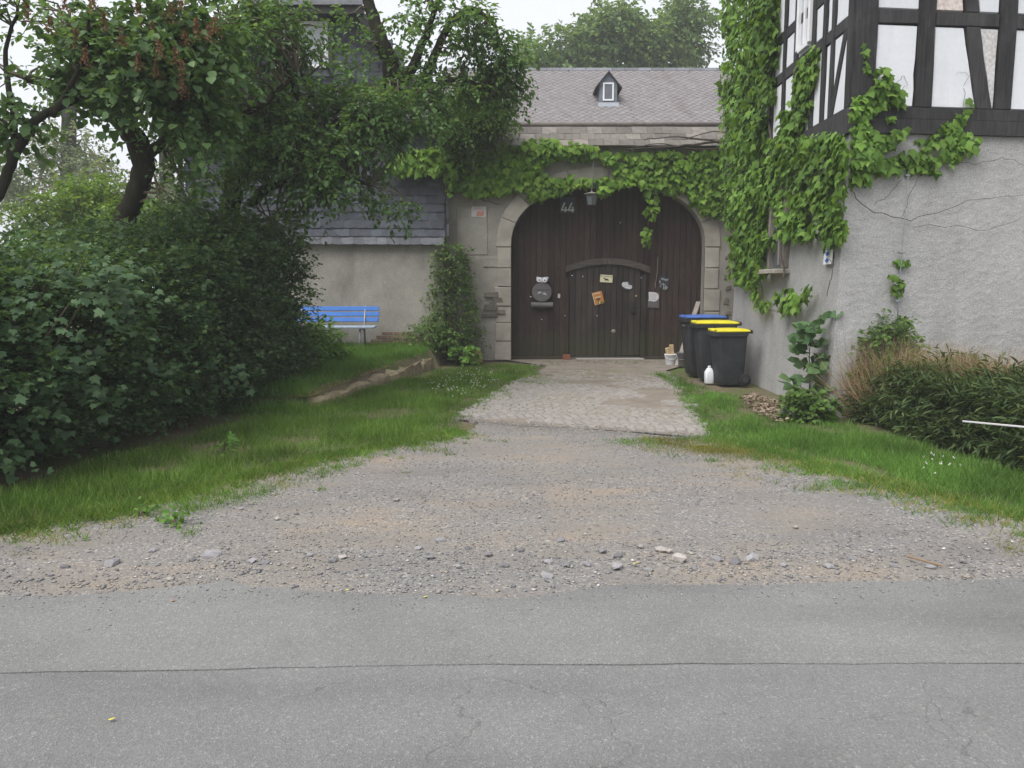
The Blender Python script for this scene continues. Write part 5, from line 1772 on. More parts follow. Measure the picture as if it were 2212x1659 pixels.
# left: lilac with brown seed heads, in front
lil = tree('lilac_tree', 'lilac with rusty brown seed heads, its thin stem leaning in from the left edge', 'tree',
     [[(-60, 560, 8.6, .07), (-5, 420, 8.6, .058), (32, 340, 8.7, .05), (75, 260, 8.8, .045), (150, 222, 9.0, .038), (260, 150, 9.2, .03), (360, 60, 9.2, .02)],
      [(20, 370, 8.7, .045), (30, 250, 8.8, .035), (10, 130, 9.0, .025), (40, 20, 9, .015)],
      [(110, 255, 8.8, .035), (180, 130, 9, .025), (190, 30, 9, .015)]],
     [(60, 100, 9.0, 150, 100, .9, 179), (260, 80, 9.1, 170, 95, .9, 335), (390, 90, 9.2, 110, 100, .8, 257), (190, 160, 9.0, 170, 50, .8, 101), (370, 190, 9.2, 100, 55, .7, 171), (420, 260, 9.3, 60, 45, .6, 70), (20, 230, 8.8, 60, 70, .6, 54)],
     'lilac', .085, T_ROUND, .5, .30, 8, gap=.5, seed=11, twigs=120)
r = np.random.default_rng(5)
Pp, Dp, Np, Sp = [], [], [], []
for (px, py) in ((140, 25), (165, 95), (185, 140), (200, 18), (225, 60), (262, 95), (330, 80), (345, 120), (300, 40), (370, 40), (390, 18), (425, 75), (452, 82), (400, 95), (465, 70), (380, 135), (395, 205), (360, 210), (395, 165), (338, 165), (300, 150), (60, 40), (110, 70)):
    c = np.array(AY(px, py, 8.3 + .5 * r.random()))
    n = 70
    zz = r.random(n) ** .8
    P = c + np.c_[r.normal(0, .035, n) * (1.1 - zz), r.normal(0, .035, n) * (1.1 - zz), zz * .19 - .05]
    Pp.append(P); Dp.append(r.normal(0, .6, (n, 3)) + np.array([0, 0, .8])); Np.append(r.normal(0, 1, (n, 3))); Sp.append(r.uniform(.022, .04, n))
leafmesh('seed_heads', np.vstack(Pp), np.vstack(Dp), np.vstack(Np), np.concatenate(Sp), T_OVAL, MT['panicle'], lil)

# left: old mossy tree with thick dark trunk
tree('old_tree', 'old tree with a thick dark curved trunk rising from the left hedge', 'tree',
     [[(268, 520, 11.0, .16), (285, 440, 11.0, .135), (306, 385, 11.0, .14), (302, 318, 11.0, .15), (265, 265, 10.9, .135), (222, 236, 10.8, .09), (150, 195, 10.6, .08), (60, 170, 10.5, .05)],
      [(305, 345, 11, .09), (345, 315, 11, .075), (400, 290, 11.1, .075), (470, 270, 11.2, .06), (560, 230, 11.3, .04), (640, 160, 11.4, .025)],
      [(270, 275, 10.9, .12), (300, 200, 11, .09), (330, 110, 11.1, .06), (350, 10, 11.2, .04)],
      [(240, 235, 10.8, .08), (200, 150, 10.7, .06), (150, 60, 10.7, .03)],
      [(300, 210, 11, .06), (400, 140, 11.2, .05), (480, 60, 11.4, .03)]],
     [(240, 70, 11, 200, 100, 1.1, 161), (450, 90, 11.3, 150, 110, 1.1, 248), (480, 220, 11.2, 120, 85, .9, 186), (90, 150, 10.7, 130, 80, .9, 55), (530, 90, 11.4, 90, 110, .9, 136), (380, 330, 11, 70, 60, .5, 37), (400, 420, 10.9, 50, 60, .5, 24), (330, 260, 10.9, 90, 40, .5, 49)],
     'apple', .085, T_OVAL, .4, .34, 10, gap=.5, seed=21, twigs=240)

# middle: leaning fruit tree
tree('fruit_tree', 'leaning old fruit tree with drooping leafy branches in front of the slate house', 'tree',
     [[(500, 520, 12.6, .17), (500, 440, 12.6, .15), (520, 380, 12.6, .14), (600, 345, 12.6, .15), (700, 320, 12.6, .16), (790, 280, 12.7, .165), (845, 225, 12.7, .16), (848, 160, 12.7, .14), (825, 90, 12.7, .11), (800, 20, 12.7, .09), (785, -60, 12.7, .07)],
      [(848, 175, 12.7, .10), (890, 150, 12.7, .08), (925, 60, 12.8, .05), (960, -30, 12.8, .03)],
      [(850, 215, 12.7, .11), (905, 190, 12.8, .09), (935, 130, 12.8, .07), (965, 60, 12.8, .055), (1010, 22, 12.9, .05), (1060, 45, 12.9, .035), (1090, 110, 12.9, .02)],
      [(545, 440, 12.6, .08), (570, 410, 12.4, .08), (640, 385, 12.2, .07), (720, 378, 12.1, .05), (800, 400, 12.0, .025)],
      [(690, 322, 12.6, .07), (640, 200, 12.4, .05), (600, 100, 12.2, .035), (560, 30, 12.1, .02)],
      [(620, 345, 12.6, .06), (600, 250, 12.3, .045), (560, 160, 12.2, .03)],
      [(930, 190, 12.8, .05), (1000, 170, 12.8, .035), (1060, 200, 12.8, .02)],
      [(720, 320, 12.6, .05), (690, 240, 12.4, .04), (650, 160, 12.3, .025)]],
     [(570, 170, 12.1, 120, 140, 1.0, 409), (585, 60, 12.0, 55, 100, 1.0, 125), (650, 290, 12.0, 160, 100, 1.0, 561), (560, 350, 12.1, 120, 75, .9, 120), (740, 390, 11.9, 100, 55, .8, 250), (690, 450, 12.0, 60, 40, .6, 45), (600, 480, 12.0, 50, 40, .6, 30),
      (790, 270, 12.2, 110, 75, .8, 224), (870, 230, 12.3, 90, 60, .8, 165), (850, 290, 12.3, 60, 30, .6, 40), (750, 170, 12.3, 50, 40, .6, 39), (650, 70, 12.1, 50, 60, .6, 46), (770, 80, 12.5, 45, 50, .5, 29), (930, 130, 12.8, 100, 60, .7, 72), (950, 40, 12.8, 100, 50, .7, 85),
      (1070, 60, 12.9, 65, 100, .7, 112), (1030, 130, 12.9, 70, 90, .6, 72), (1080, 190, 12.9, 40, 60, .5, 85), (990, 210, 12.8, 70, 45, .6, 118), (1110, 110, 12.9, 30, 50, .4, 46), (870, 440, 12, 35, 25, .4, 19)],
     'apple', .082, T_OVAL, .5, .36, 11, gap=.5, seed=31, twigs=420)

# bare hanging twigs are part of the trees above; climbing bush at the roof corner
tree('roof_corner_bush', 'dark leafy bush climbing over the corner between slate roof and gate coping', 'bush',
     [[(964, 640, 17.0, .014), (963, 500, 17.0, .014), (966, 400, 16.95, .016), (1000, 330, 16.9, .02), (1040, 260, 16.9, .012)]],
     [(1015, 240, 16.9, 60, 45, .5, 360), (1065, 245, 16.9, 40, 45, .5, 260), (1000, 285, 16.8, 40, 30, .35, 170), (930, 290, 16.5, 50, 20, .3, 14), (1040, 205, 16.9, 50, 30, .4, 130)],
     'shrub', .085, T_OVAL, .4, .34, 9, gap=.36, seed=41, twigs=40)

# far trees behind the barn
def far_tree(name, label, px, py_top, Y, blobs, leaf, size, seed, group, slen=.9, nl=8):
    tree(name, label, 'tree', [[(px, 470, Y, .35), (px, 200, Y, .28), (px + 5, py_top + 60, Y, .14)], [(px, 220, Y, .15), (px - 45, 130, Y, .08)], [(px, 200, Y, .15), (px + 45, 110, Y, .08)]],
         blobs, leaf, size, T_OVAL, .5, slen, nl, group, .40, 40, .33, seed, True, .7, twr=.02)
far_tree('broad_tree', 'low rounded green tree behind the left end of the barn ridge', 1190, 80, 46, [(1180, 115, 46, 60, 40, 3, 260), (1235, 105, 46, 50, 35, 3, 200), (1150, 130, 45, 30, 20, 2, 80), (1215, 145, 45, 70, 15, 2, 120)], 'barntree', .26, 51, 'trees behind the barn')
far_tree('broad_tree', 'large domed green tree behind the barn right above the dormer', 1320, 20, 46, [(1320, 75, 46, 62, 52, 3.5, 460), (1345, 40, 46, 35, 30, 2, 150), (1275, 70, 46, 40, 35, 2.5, 170), (1375, 100, 46, 50, 40, 3, 230), (1310, 125, 45, 90, 22, 2, 200)], 'barntree', .26, 52, 'trees behind the barn')
far_tree('broad_tree', 'tallest green tree behind the barn near the ivy-covered house', 1460, 10, 47, [(1465, 45, 47, 45, 42, 3, 300), (1500, 80, 47, 40, 45, 3, 260), (1440, 95, 47, 55, 50, 3, 320), (1535, 110, 47, 30, 30, 2.5, 130), (1420, 130, 46, 90, 15, 2, 120), (1480, 10, 47, 20, 18, 1.5, 60)], 'barntree', .26, 53, 'trees behind the barn')
far_tree('willow_tree', 'pale grey-green tree seen far off below the left branches', 150, 270, 36, [(150, 330, 36, 60, 50, 2.5, 330), (90, 370, 36, 90, 45, 2.5, 360), (210, 400, 35, 60, 50, 2.5, 300), (30, 400, 36, 60, 50, 2, 240)], 'willow', .17, 54, 'trees far behind the hedge', .7)
far_tree('willow_tree', 'distant pale bushy tree between the dark trunk and the slate house', 360, 360, 40, [(370, 420, 40, 60, 60, 2.5, 380), (330, 450, 38, 50, 40, 2, 200), (400, 440, 40, 40, 40, 2, 180)], 'willow', .17, 55, 'trees far behind the hedge', .7)
tree('garden_bush', 'bright green bush glowing behind the dark trunk on the left', 'bush', [[(215, 520, 18, .05), (215, 440, 18, .03)]],
     [(215, 430, 18, 65, 45, 1.2, 420), (140, 470, 17, 80, 40, 1.2, 420), (300, 480, 16, 70, 40, 1.0, 260)], 'elder', .10, T_OVAL, .4, .4, 9, gap=.35, seed=61, twigs=30)

# dark hedge on the left
def hedge(name, label, line, H, n, leaf, size, tpl, seed, slen=.32, nl=12, depth=.55, top=1.3, droop=.12, bulge=.35, stems=60, endcap=True, under=0.0):
    r = np.random.default_rng(seed)
    line = np.array(line)
    seg = np.linalg.norm(np.diff(line, axis=0), axis=1)
    cum = np.r_[0, np.cumsum(seg)]
    def at(t):
        s = t * cum[-1]
        i = np.clip(np.searchsorted(cum, s) - 1, 0, len(seg) - 1)
        f = (s - cum[i]) / seg[i]
        p = line[i] + (line[i + 1] - line[i]) * f[:, None]
        tg = nrm(line[i + 1] - line[i])
        return p, np.c_[tg[:, 1], -tg[:, 0]]
    t_ = thing(name, label, 'hedge', (line[:, 0].mean(), line[:, 1].mean(), 0))
    u = r.random(n)
    z = r.random(n) ** .85
    p, nn = at(u)
    Hh = np.interp(u, np.linspace(0, 1, len(H)), H)
    Z = z * Hh
    prof = bulge * np.sin(np.clip(z, 0, 1) * 2.6 + .25)
    O = np.c_[p + nn * prof[:, None], Z]
    dep = (fbm(O * 1.7, seed, 3) - .5) * 1.1 - depth * r.random(n) ** 1.6
    O[:, :2] += nn * dep[:, None]
    D = np.c_[nn * .8, np.full(n, .10)] + r.normal(0, .5, (n, 3))
    # top
    m = int(n * .35)
    u2 = r.random(m); p2, n2 = at(u2)
    H2 = np.interp(u2, np.linspace(0, 1, len(H)), H)
    O2 = np.c_[p2 - n2 * (r.random(m) * top)[:, None], H2 + r.normal(0, .12, m) + (fbm(np.c_[p2 * 1.2, np.zeros(m)], seed + 4) - .5) * .4]
    D2 = np.c_[r.normal(0, .5, (m, 2)), np.full(m, .5)]
    O, D = np.vstack([O, O2]), np.vstack([D, D2])
    P, Dd, N, S = sprays(O, D, slen, nl, size, droop, .3, r=r)
    kk = P[:, 2] > .02 + under
    leafmesh('foliage', P[kk], Dd[kk], N[kk], S[kk], tpl, MT[leaf], t_, kind='stuff')
    mb = MB()
    for i in r.choice(len(p), stems, replace=False):
        a = Vector((p[i, 0] - nn[i, 0] * .6, p[i, 1] - nn[i, 1] * .6, -.02))
        b = a + Vector((r.normal(0, .25), r.normal(0, .25), Hh[i] * .85))
        mb.tube([a, a.lerp(b, .5) + Vector(r.normal(0, .08, 3)), b], [.02, .014, .006], 5, False)
    mb.build('stems', MT['twig'], t_, kind='stuff')
    return t_
HL = [(-5.1, 4.4), (-4.62, 6.3), (-4.20, 8.2), (-3.85, 9.9), (-3.60, 11.2), (-3.62, 12.0), (-4.1, 12.8), (-5.0, 13.2)]
hedge('dark_hedge', 'dense dark green hedge of small leaves along the left verge', HL, [1.9, 1.85, 1.75, 1.85, 2.1, 2.3, 2.3, 2.2], 5600, 'hedge', .052, T_ROUND, 71, .34, 13)
# inner layer so that the hedge is dense
HL2 = [(x - .75, y) for x, y in HL]
hedge('hedge_undergrowth', 'shadowed inner growth of tangled stems and leaves inside the left hedge', HL2, [1.7, 1.7, 1.6, 1.6, 1.9, 2.1, 2.1, 2.1], 2600, 'hedge', .075, T_ROUND, 72, .36, 10, .4, 2.2, stems=80)
# broad-leaved shrub growing through the hedge
r = np.random.default_rng(8)
t = thing('broadleaf_shrub', 'broad-leaved shrub pushing through the front of the dark hedge at far left', 'shrub', (-4.4, 6.6, 0))
Os, Ds = [], []
for (px, py, Y, rx, ry, n) in ((60, 880, 6.55, 70, 60, 26), (110, 790, 6.7, 60, 60, 22), (200, 820, 7.2, 60, 50, 18), (180, 610, 7.0, 90, 60, 30), (290, 660, 7.7, 70, 50, 20), (60, 680, 6.6, 60, 80, 20), (330, 800, 8.2, 60, 40, 12), (460, 800, 9.2, 60, 40, 12), (40, 960, 6.4, 50, 40, 10), (250, 580, 7.6, 60, 40, 14)):
    c = np.array(AY(px, py, Y))
    P = c + np.c_[r.normal(0, rx * Y / 1722.6 * .6, n), r.normal(0, .12, n), r.normal(0, ry * Y / 1722.6 * .6, n)]
    Os.append(P); Ds.append(np.c_[np.full(n, .6), np.full(n, -.7), np.full(n, .05)] + r.normal(0, .4, (n, 3)))
P, D, N, S = sprays(np.vstack(Os), np.vstack(Ds), .22, 5, .075, .25, .35, r=r)
N = N + np.array([.4, -.6, .2])
S_ = np.argsort(-S)[:0]
leafmesh('foliage', P, D, N, S, T_MAPLE, MT['hazel'], t, kind='stuff')
mb = MB()
for o_ in np.vstack(Os)[::7]:
    mb.tube([Vector((-5.2 + r.normal(0, .1), o_[1] + .1, 0)), Vector((o_[0] - .5, o_[1] + .1, o_[2] * .6)), Vector(o_)], [.02, .014, .005], 5, False)
mb.build('stems', MT['twig'], t)

# shrub by the bench, weeds
def clump(name, label, cat, c, h_, rad, n, leaf, size, tpl, seed, slen=.25, nl=8, group=None, droop=.3, cone=False, stems=8):
    r = np.random.default_rng(seed)
    c = np.array(c)
    t = thing(name, label, cat, Vector(c), group)
    z = r.random(n) ** (.9 if not cone else 1.15)
    ra = rad * (np.sqrt(np.clip(1 - (z * 2 - .7) ** 2 / 1.8, .05, 1)) if not cone else (1.05 - .72 * z) * (.85 + .3 * fbm(np.c_[z * 5, z * 0, z * 0], seed)))
    a = r.uniform(0, 2 * math.pi, n)
    q = r.random(n) ** .45
    O = np.c_[c[0] + np.cos(a) * ra * q, c[1] + np.sin(a) * ra * q * .8, c[2] + z * h_]
    D = np.c_[np.cos(a) * .8, np.sin(a) * .8, np.full(n, .25)] + r.normal(0, .4, (n, 3))
    P, Dd, N, S = sprays(O, D, slen, nl, size, droop, .35, r=r)
    N = N + np.array([0, -.4, 0])
    leafmesh('foliage', P, Dd, N, S, tpl, MT[leaf], t, kind='stuff')
    mb = MB()
    for i in range(stems):
        b = O[i]
        mb.tube([Vector((c[0] + r.normal(0, rad * .2), c[1] + r.normal(0, rad * .2), c[2] - .03)), Vector(((c[0] + b[0]) / 2, (c[1] + b[1]) / 2, c[2] + (b[2] - c[2]) * .6)), Vector(b)], [.012, .009, .003], 5, False)
    mb.build('stems', MT['twig'], t)
    return t
pb_ = AY(978, 745, 17.0)
clump('climbing_rose', 'tall cone-shaped green shrub growing against the left gate pier', 'shrub', (pb_.x, 17.02, .30), 2.15, .55, 620, 'shrub', .062, T_OVAL, 81, .28, 9, cone=True, stems=14)
clump('low_shrub', 'low leafy shrub at the foot of the tall cone-shaped shrub', 'shrub', (AY(925, 740, 16.7).x, 16.7, .25), .55, .55, 150, 'shrub', .065, T_OVAL, 82, .26, 8)
clump('peony_plant', 'leafy garden plant with long leaves beside the bench and hedge', 'plant', (AY(690, 780, 14.2).x, 14.2, .2), .75, .30, 130, 'weed', .15, T_LANCE, 83, .26, 8)
clump('peony_plant', 'darker bushy plant between the hedge end and the long-leaved plant', 'plant', (AY(645, 800, 13.2).x, 13.2, .18), .8, .32, 150, 'shrub', .09, T_OVAL, 84, .3, 8)
clump('hedge_end_bush', 'light loose bush overhanging the right end of the hedge', 'bush', (-3.6, 12.6, .2), 2.5, .45, 360, 'shrub', .06, T_OVAL, 85, .32, 9)
clump('dandelion_plant', 'broad weed rosette in the grass near the left driveway edge', 'weed', G(380, 1132), .06, .05, 12, 'weed', .05, T_OVAL, 86, .10, 4, stems=2)
clump('dandelion_plant', 'small weed rosette left of the broad one on the gravel', 'weed', G(308, 1112), .05, .04, 9, 'weed', .04, T_OVAL, 87, .08, 4, stems=2)
clump('dock_weed', 'upright light green weed in the middle of the left verge', 'weed', G(483, 975), .14, .07, 12, 'weed', .075, T_OVAL, 88, .09, 4, stems=3)
clump('burdock_weed', 'light green broad-leaved weed at the foot of the left gate pier', 'weed', (AY(1000, 770, 16.3).x, 16.3, .08), .25, .25, 40, 'weed', .10, T_ROUND, 89, .16, 5)
# right side plants
g = G(1745, 905)
clump('nettle_clump', 'dark leafy clump at the foot of the ash sapling', 'plant', (g.x, g.y, 0), .30, .26, 130, 'shrub', .065, T_ROUND, 90, .18, 7)
wb = ONP(1915, 760, CB, nF)
clump('wall_creeper', 'light green creeper mound climbing the roughcast wall behind the dry grass', 'creeper', (wb.x, wb.y - .1, .45), .72, .42, 330, 'shrub', .06, T_OVAL, 91, .2, 8, cone=True)

# ash sapling: every leaflet its own
r = np.random.default_rng(17)
base = G(1745, 890)
sp = thing('ash_sapling', 'young ash sapling with paired leaflets standing before the corner wall', 'sapling', base)
Hs = AY(1752, 705, base.y).z
stem = [base, base + Vector((.01, 0, Hs * .35)), base + Vector((-.01, .01, Hs * .7)), base + Vector((.03, 0, Hs))]
P_, R_ = cat_rom(stem, [.013, .010, .007, .003])
MB().tube(P_, R_, 6).build('stem', MT['vine'], sp, True)
V0, F0 = T_OVAL
lm = npmesh('leaflet', V0 * np.array([1.45, 1, 1]), F0, MT['sapling'])
nleaf = 0
for k in range(19):
    f = .16 + .84 * (k / 18) ** .9
    p = Vector(P_[min(len(P_) - 1, int(f * (len(P_) - 1)))])
    an = k * 2.4 + r.normal(0, .3)
    ln = (.44 - .14 * f) * r.uniform(.6, 1.2)
    dv = Vector((math.cos(an), math.sin(an) * .8, r.uniform(.3, 1.0) + .4 * f)).normalized()
    tip = p + dv * ln - Vector((0, 0, .14))
    MB().tube([p, p + dv * ln * .5, tip], [.004, .003, .0015], 4, False).build('leaf_stalk', MT['sapling'], sp)
    lat = dv.cross(Vector((0, 0, 1))).normalized()
    for j in range(7):
        u = .35 + .65 * (j // 2) / 3
        if j == 6: u, side = 1.0, 0
        else: side = 1 if j % 2 else -1
        q = p + dv * ln * u - Vector((0, 0, .14 * u * u))
        ld = (dv * (.45 if side else 1) + lat * side + Vector(r.normal(0, .25, 3)) - Vector((0, 0, .25))).normalized()
        N_ = (Vector((0, -.8, .7)) + Vector(r.normal(0, .45, 3)))
        X_ = ld.cross(N_).normalized(); Z_ = X_.cross(ld)
        s = (.185 - .05 * f) * r.uniform(.7, 1.25)
        M_ = Matrix.Translation(q) @ (Matrix((X_ * s, ld * s, Z_ * s)).transposed().to_4x4())
        place('leaflet', lm, sp, M_)

# hedge on the right: strap-leaved plants
rl = [G(1838, 900), G(1905, 922), G(2030, 962), G(2200, 1015), G(2420, 1080)]
r = np.random.default_rng(19)
rh = thing('strap_leaf_hedge', 'low dark hedge of long strap-like leaves along the right wall', 'hedge', (5, 8, 0))
lnp = np.array([tuple(v)[:2] for v in rl])
seg = np.linalg.norm(np.diff(lnp, axis=0), axis=1); cum = np.r_[0, np.cumsum(seg)]
n = 4600
s = r.random(n) * cum[-1]
i = np.clip(np.searchsorted(cum, s) - 1, 0, len(seg) - 1)
f = (s - cum[i]) / seg[i]
p = lnp[i] + (lnp[i + 1] - lnp[i]) * f[:, None]
tg = nrm(lnp[i + 1] - lnp[i])
bk = np.c_[-tg[:, 1], tg[:, 0]]
bk = bk * np.sign(bk[:, 0:1])
dpt = r.random(n) ** 1.5 * 1.2
Z = np.where(dpt < .25, r.random(n) * .60, .52 + r.normal(0, .08, n))
O = np.c_[p + bk * (dpt + .05 + .10 * (Z > .3))[:, None], Z]
O[:, 2] += (fbm(np.c_[O[:, :2] * 1.8, Z * 0], 77) - .5) * .25
D = np.c_[-bk * .55, np.full(n, .55)] + r.normal(0, .35, (n, 3))
P, Dd, N, S = sprays(O, D, .20, 9, .105, .35, .45, r=r)
kk = P[:, 2] > .03
leafmesh('foliage', P[kk], Dd[kk], N[kk], S[kk], T_LANCE, MT['lily'], rh, kind='stuff', W=S[kk] * .85)
mb = MB()
for j in range(60):
    a = Vector((O[j, 0], O[j, 1] + .1, 0)); mb.tube([a, Vector(O[j])], [.008, .004], 4, False)
mb.build('stems', MT['twig'], rh)

def blades(name, P, h, wd, mat, parent=None, lean=.35, seed=1, D0=None, curve=None, **kw):
    r = np.random.default_rng(seed)
    n = len(P)
    D = np.c_[r.normal(0, lean, (n, 2)), np.ones(n)]
    if D0 is not None: D = D + D0
    N = np.c_[r.normal(0, 1, (n, 2)), np.zeros(n)]
    return leafmesh(name, P, D, N, h, T_BLADE, MT[mat], parent, W=wd, **kw)
# dry grass
def drygrass(name, label, px0, px1, n, h0, seed, lean=.5):
    r = np.random.default_rng(seed)
    t = thing(name, label, 'dry grass', G((px0[0] + px1[0]) / 2, (px0[1] + px1[1]) / 2))
    a, b = G(*px0), G(*px1)
    f = r.random(n)
    P = np.c_[a.x + (b.x - a.x) * f, a.y + (b.y - a.y) * f + r.uniform(0, .6, n), np.full(n, .0)]
    h = h0 * r.uniform(.6, 1.1, n)
    blades('stalks', P, h, np.full(n, .008), 'straw', t, lean, seed, kind='stuff')
drygrass('dry_grass_clump', 'bleached dry grass clump between the wall creeper and the strap-leaved hedge', (1845, 905), (1940, 920), 480, .95, 23, .42)
drygrass('dry_grass_fringe', 'pinkish dry grass fringe standing behind the strap-leaved hedge', (1900, 905), (2300, 985), 3600, .95, 24, .22)

# ------------------------------------------------------------------ grass
def grass(name, label, poly, n, h0, h1, mat, seed, edge=.35, wd=.005, den=None, z=0.0, lean=.4, cat='grass', dens_gap=.30):
    r = np.random.default_rng(seed)
    p = polypts(poly, n, r)
    d = edgedist(p, poly)
    q = np.c_[p, np.zeros(len(p))]
    nz = fbm(q * 1.3, seed, 4)
    keep = r.random(len(p)) < np.clip(d / edge, .06, 1) * np.clip((nz - dens_gap) * 5, .08, 1)
    p = p[keep]; nz = nz[keep]; d = d[keep]
    q = np.c_[p, np.zeros(len(p))]
    zz = hgt(q) - .02
    h = (h0 + (h1 - h0) * np.clip(r.random(len(p)) ** 1.4 * (.5 + nz), 0, 1)) * np.clip(.45 + d / edge * .55, .45, 1)
    P = np.c_[p, zz]
    return blades(name, P, h, wd * r.uniform(.7, 1.3, len(p)), mat, None, lean, seed, label=label, cat=cat, kind='stuff', loc=(0, 0, 0))
LV = gp([(-250, 1195), (0, 1152), (180, 1122), (330, 1088), (520, 1038), (700, 993), (850, 963), (1000, 935), (1025, 905), (985, 897), (1040, 862), (1090, 828), (1150, 803), (1185, 792), (1100, 785), (1010, 790), (930, 800), (800, 830), (650, 868), (560, 880), (400, 935), (200, 990), (0, 1045), (-250, 1110)])
grass('left_verge_grass', 'green grass verge between the dark hedge and the gravel', wobble(LV, .2, .16, 7), 110000, .03, .14, 'grass', 101, .5, .006, dens_gap=.31)
TG = [(-2.72, 10.2), (-2.34, 12.9), (-1.95, 14.6), (-1.72, 15.7), (-1.5, 16.9), (-4.9, 17.0), (-4.8, 13.8), (-3.9, 12.6), (-3.9, 10.2)]
grass('terrace_grass', 'bright long grass on the raised terrace before the bench', TG, 46000, .06, .20, 'weed', 102, .07, .007, dens_gap=.24)
RV = gp([(1345, 803), (1400, 800), (1455, 805), (1500, 826), (1590, 850), (1650, 893), (1720, 905), (1850, 905), (2000, 945), (2212, 1000), (2480, 1075), (2480, 1190), (2212, 1118), (2000, 1066), (1850, 1032), (1700, 985), (1600, 960), (1548, 940), (1505, 885), (1470, 838), (1400, 818)])
grass('right_verge_grass', 'lush green grass verge in front of the strap-leaved hedge', wobble(RV, .2, .12, 9), 70000, .03, .13, 'weed', 103, .5, .006, dens_gap=.34)
SP_ = gp([(1290, 948), (1450, 945), (1560, 950), (1700, 965), (1830, 1005), (2000, 1060), (2100, 1090), (1900, 1060), (1700, 1018), (1500, 992)])
grass('worn_yellow_grass', 'thin yellowish worn grass growing through the gravel at right', wobble(SP_, .2, .15, 3), 70000, .015, .055, 'grass_pale', 104, .5, .006, dens_gap=.33)
SP2 = gp([(1280, 945), (1400, 940), (1520, 955), (1450, 985), (1300, 965)])
grass('gravel_weeds', 'sparse low green weeds on the gravel in front of the setts', SP2, 4500, .02, .06, 'weed', 105, .3, .008, dens_gap=.42)
SP3 = gp([(700, 1000), (1000, 938), (1060, 920), (960, 965), (850, 990), (650, 1060), (400, 1120), (330, 1100)])
grass('edge_weeds', 'sparse grass fringe creeping over the left edge of the gravel', wobble(SP3, .2, .2, 3), 26000, .015, .07, 'grass', 106, .4, .006, dens_gap=.40)
SP4 = gp([(1010, 890), (1100, 830), (1180, 795), (1440, 795), (1490, 870), (1530, 930), (1300, 905)])
grass('sett_joint_grass', 'tufts of short grass growing in the joints of the setts', SP4, 22000, .012, .05, 'grass_pale', 107, .3, .006, dens_gap=.47)
SP5 = gp([(1100, 800), (1250, 800), (1420, 800), (1440, 825), (1300, 835), (1120, 830)])
grass('sett_weed_patch', 'greener weeds over the far rows of setts', SP5, 9000, .02, .06, 'weed', 108, .3, .007, dens_gap=.45)
SP6 = gp([(1105, 784), (1240, 786), (1240, 781), (1105, 779)]) + []
grass('gate_foot_weeds', 'low weeds along the foot of the gate', gp([(1130, 790), (1520, 792), (1520, 782), (1130, 780)]), 1500, .02, .09, 'shrub', 109, .05, .008, dens_gap=.45)
# straw-coloured dead grass at kerb and at verge edge
grass('kerb_straw', 'dry straw-coloured grass lying along the terrace kerb', [(-3.1, 10.3), (-2.5, 10.4), (-2.15, 12.9), (-1.8, 14.6), (-2.1, 14.6), (-2.55, 12.9)], 9000, .03, .12, 'straw', 110, .2, .005, lean=1.2, dens_gap=.38)
grass('verge_straw', 'dry stems at the edge of the right verge', gp([(1700, 985), (1850, 1025), (2000, 1060), (2230, 1115), (2230, 1135), (2000, 1085), (1800, 1030)]), 2600, .03, .09, 'straw', 111, .15, .005, lean=1.5, dens_gap=.38)
# ragged tufts creeping over the gravel from both verges
def tufts(name, label, px_line, n, spread, mat, seed, h=(.02, .08), per=26, side=1, rad=.05):
    r = np.random.default_rng(seed)
    L = np.array(wobble(gp(px_line), .1, .05, seed, False))
    k = r.integers(0, len(L) - 1, n)
    tg = nrm(L[k + 1] - L[k])
    nn = np.c_[tg[:, 1], -tg[:, 0]] * side
    off = r.exponential(spread, n) - spread * .6
    c = L[k] + nn * off[:, None]
    size = r.uniform(.4, 1.5, n)
    P = np.repeat(c, per, 0) + r.normal(0, rad, (n * per, 2)) * np.repeat(size, per)[:, None]
    hh_ = (h[0] + (h[1] - h[0]) * r.random(n * per)) * np.repeat(size, per)
    P = np.c_[P, np.full(len(P), -.006)]
    blades(name, P, hh_, np.full(len(P), .006), mat, None, .7, seed, label=label, cat='grass tufts', kind='stuff', loc=(0, 0, 0))
tufts('left_edge_tufts', 'ragged grass tufts along the left edge of the gravel', [(-100, 1160), (0, 1148), (180, 1118), (330, 1083), (520, 1033), (700, 988), (850, 958), (1000, 930)], 620, .14, 'grass', 121)
tufts('left_edge_straw', 'dry yellow tufts along the left edge of the gravel', [(-100, 1160), (0, 1148), (180, 1118), (330, 1083), (520, 1033), (700, 988), (850, 958), (1000, 930)], 260, .16, 'grass_pale', 122, (.01, .05))
tufts('right_edge_tufts', 'ragged grass tufts along the right edge of the gravel', [(1540, 945), (1700, 985), (1850, 1030), (2000, 1065), (2212, 1118), (2400, 1160)], 420, .16, 'weed', 123)
tufts('right_edge_straw', 'dry yellow tufts along the right edge of the gravel', [(1400, 950), (1560, 955), (1700, 985), (1850, 1030), (2000, 1068), (2212, 1120), (2400, 1165)], 420, .20, 'grass_pale', 124, (.01, .05))
tufts('sett_edge_tufts', 'grass tufts creeping over the left edge of the setts', [(985, 900), (1040, 862), (1090, 828), (1150, 803)], 150, .14, 'grass', 125)
tufts('sett_edge_tufts', 'grass tufts creeping over the right edge of the setts', [(1420, 808), (1470, 836), (1505, 886), (1548, 942)], 170, .12, 'weed', 126, side=-1)
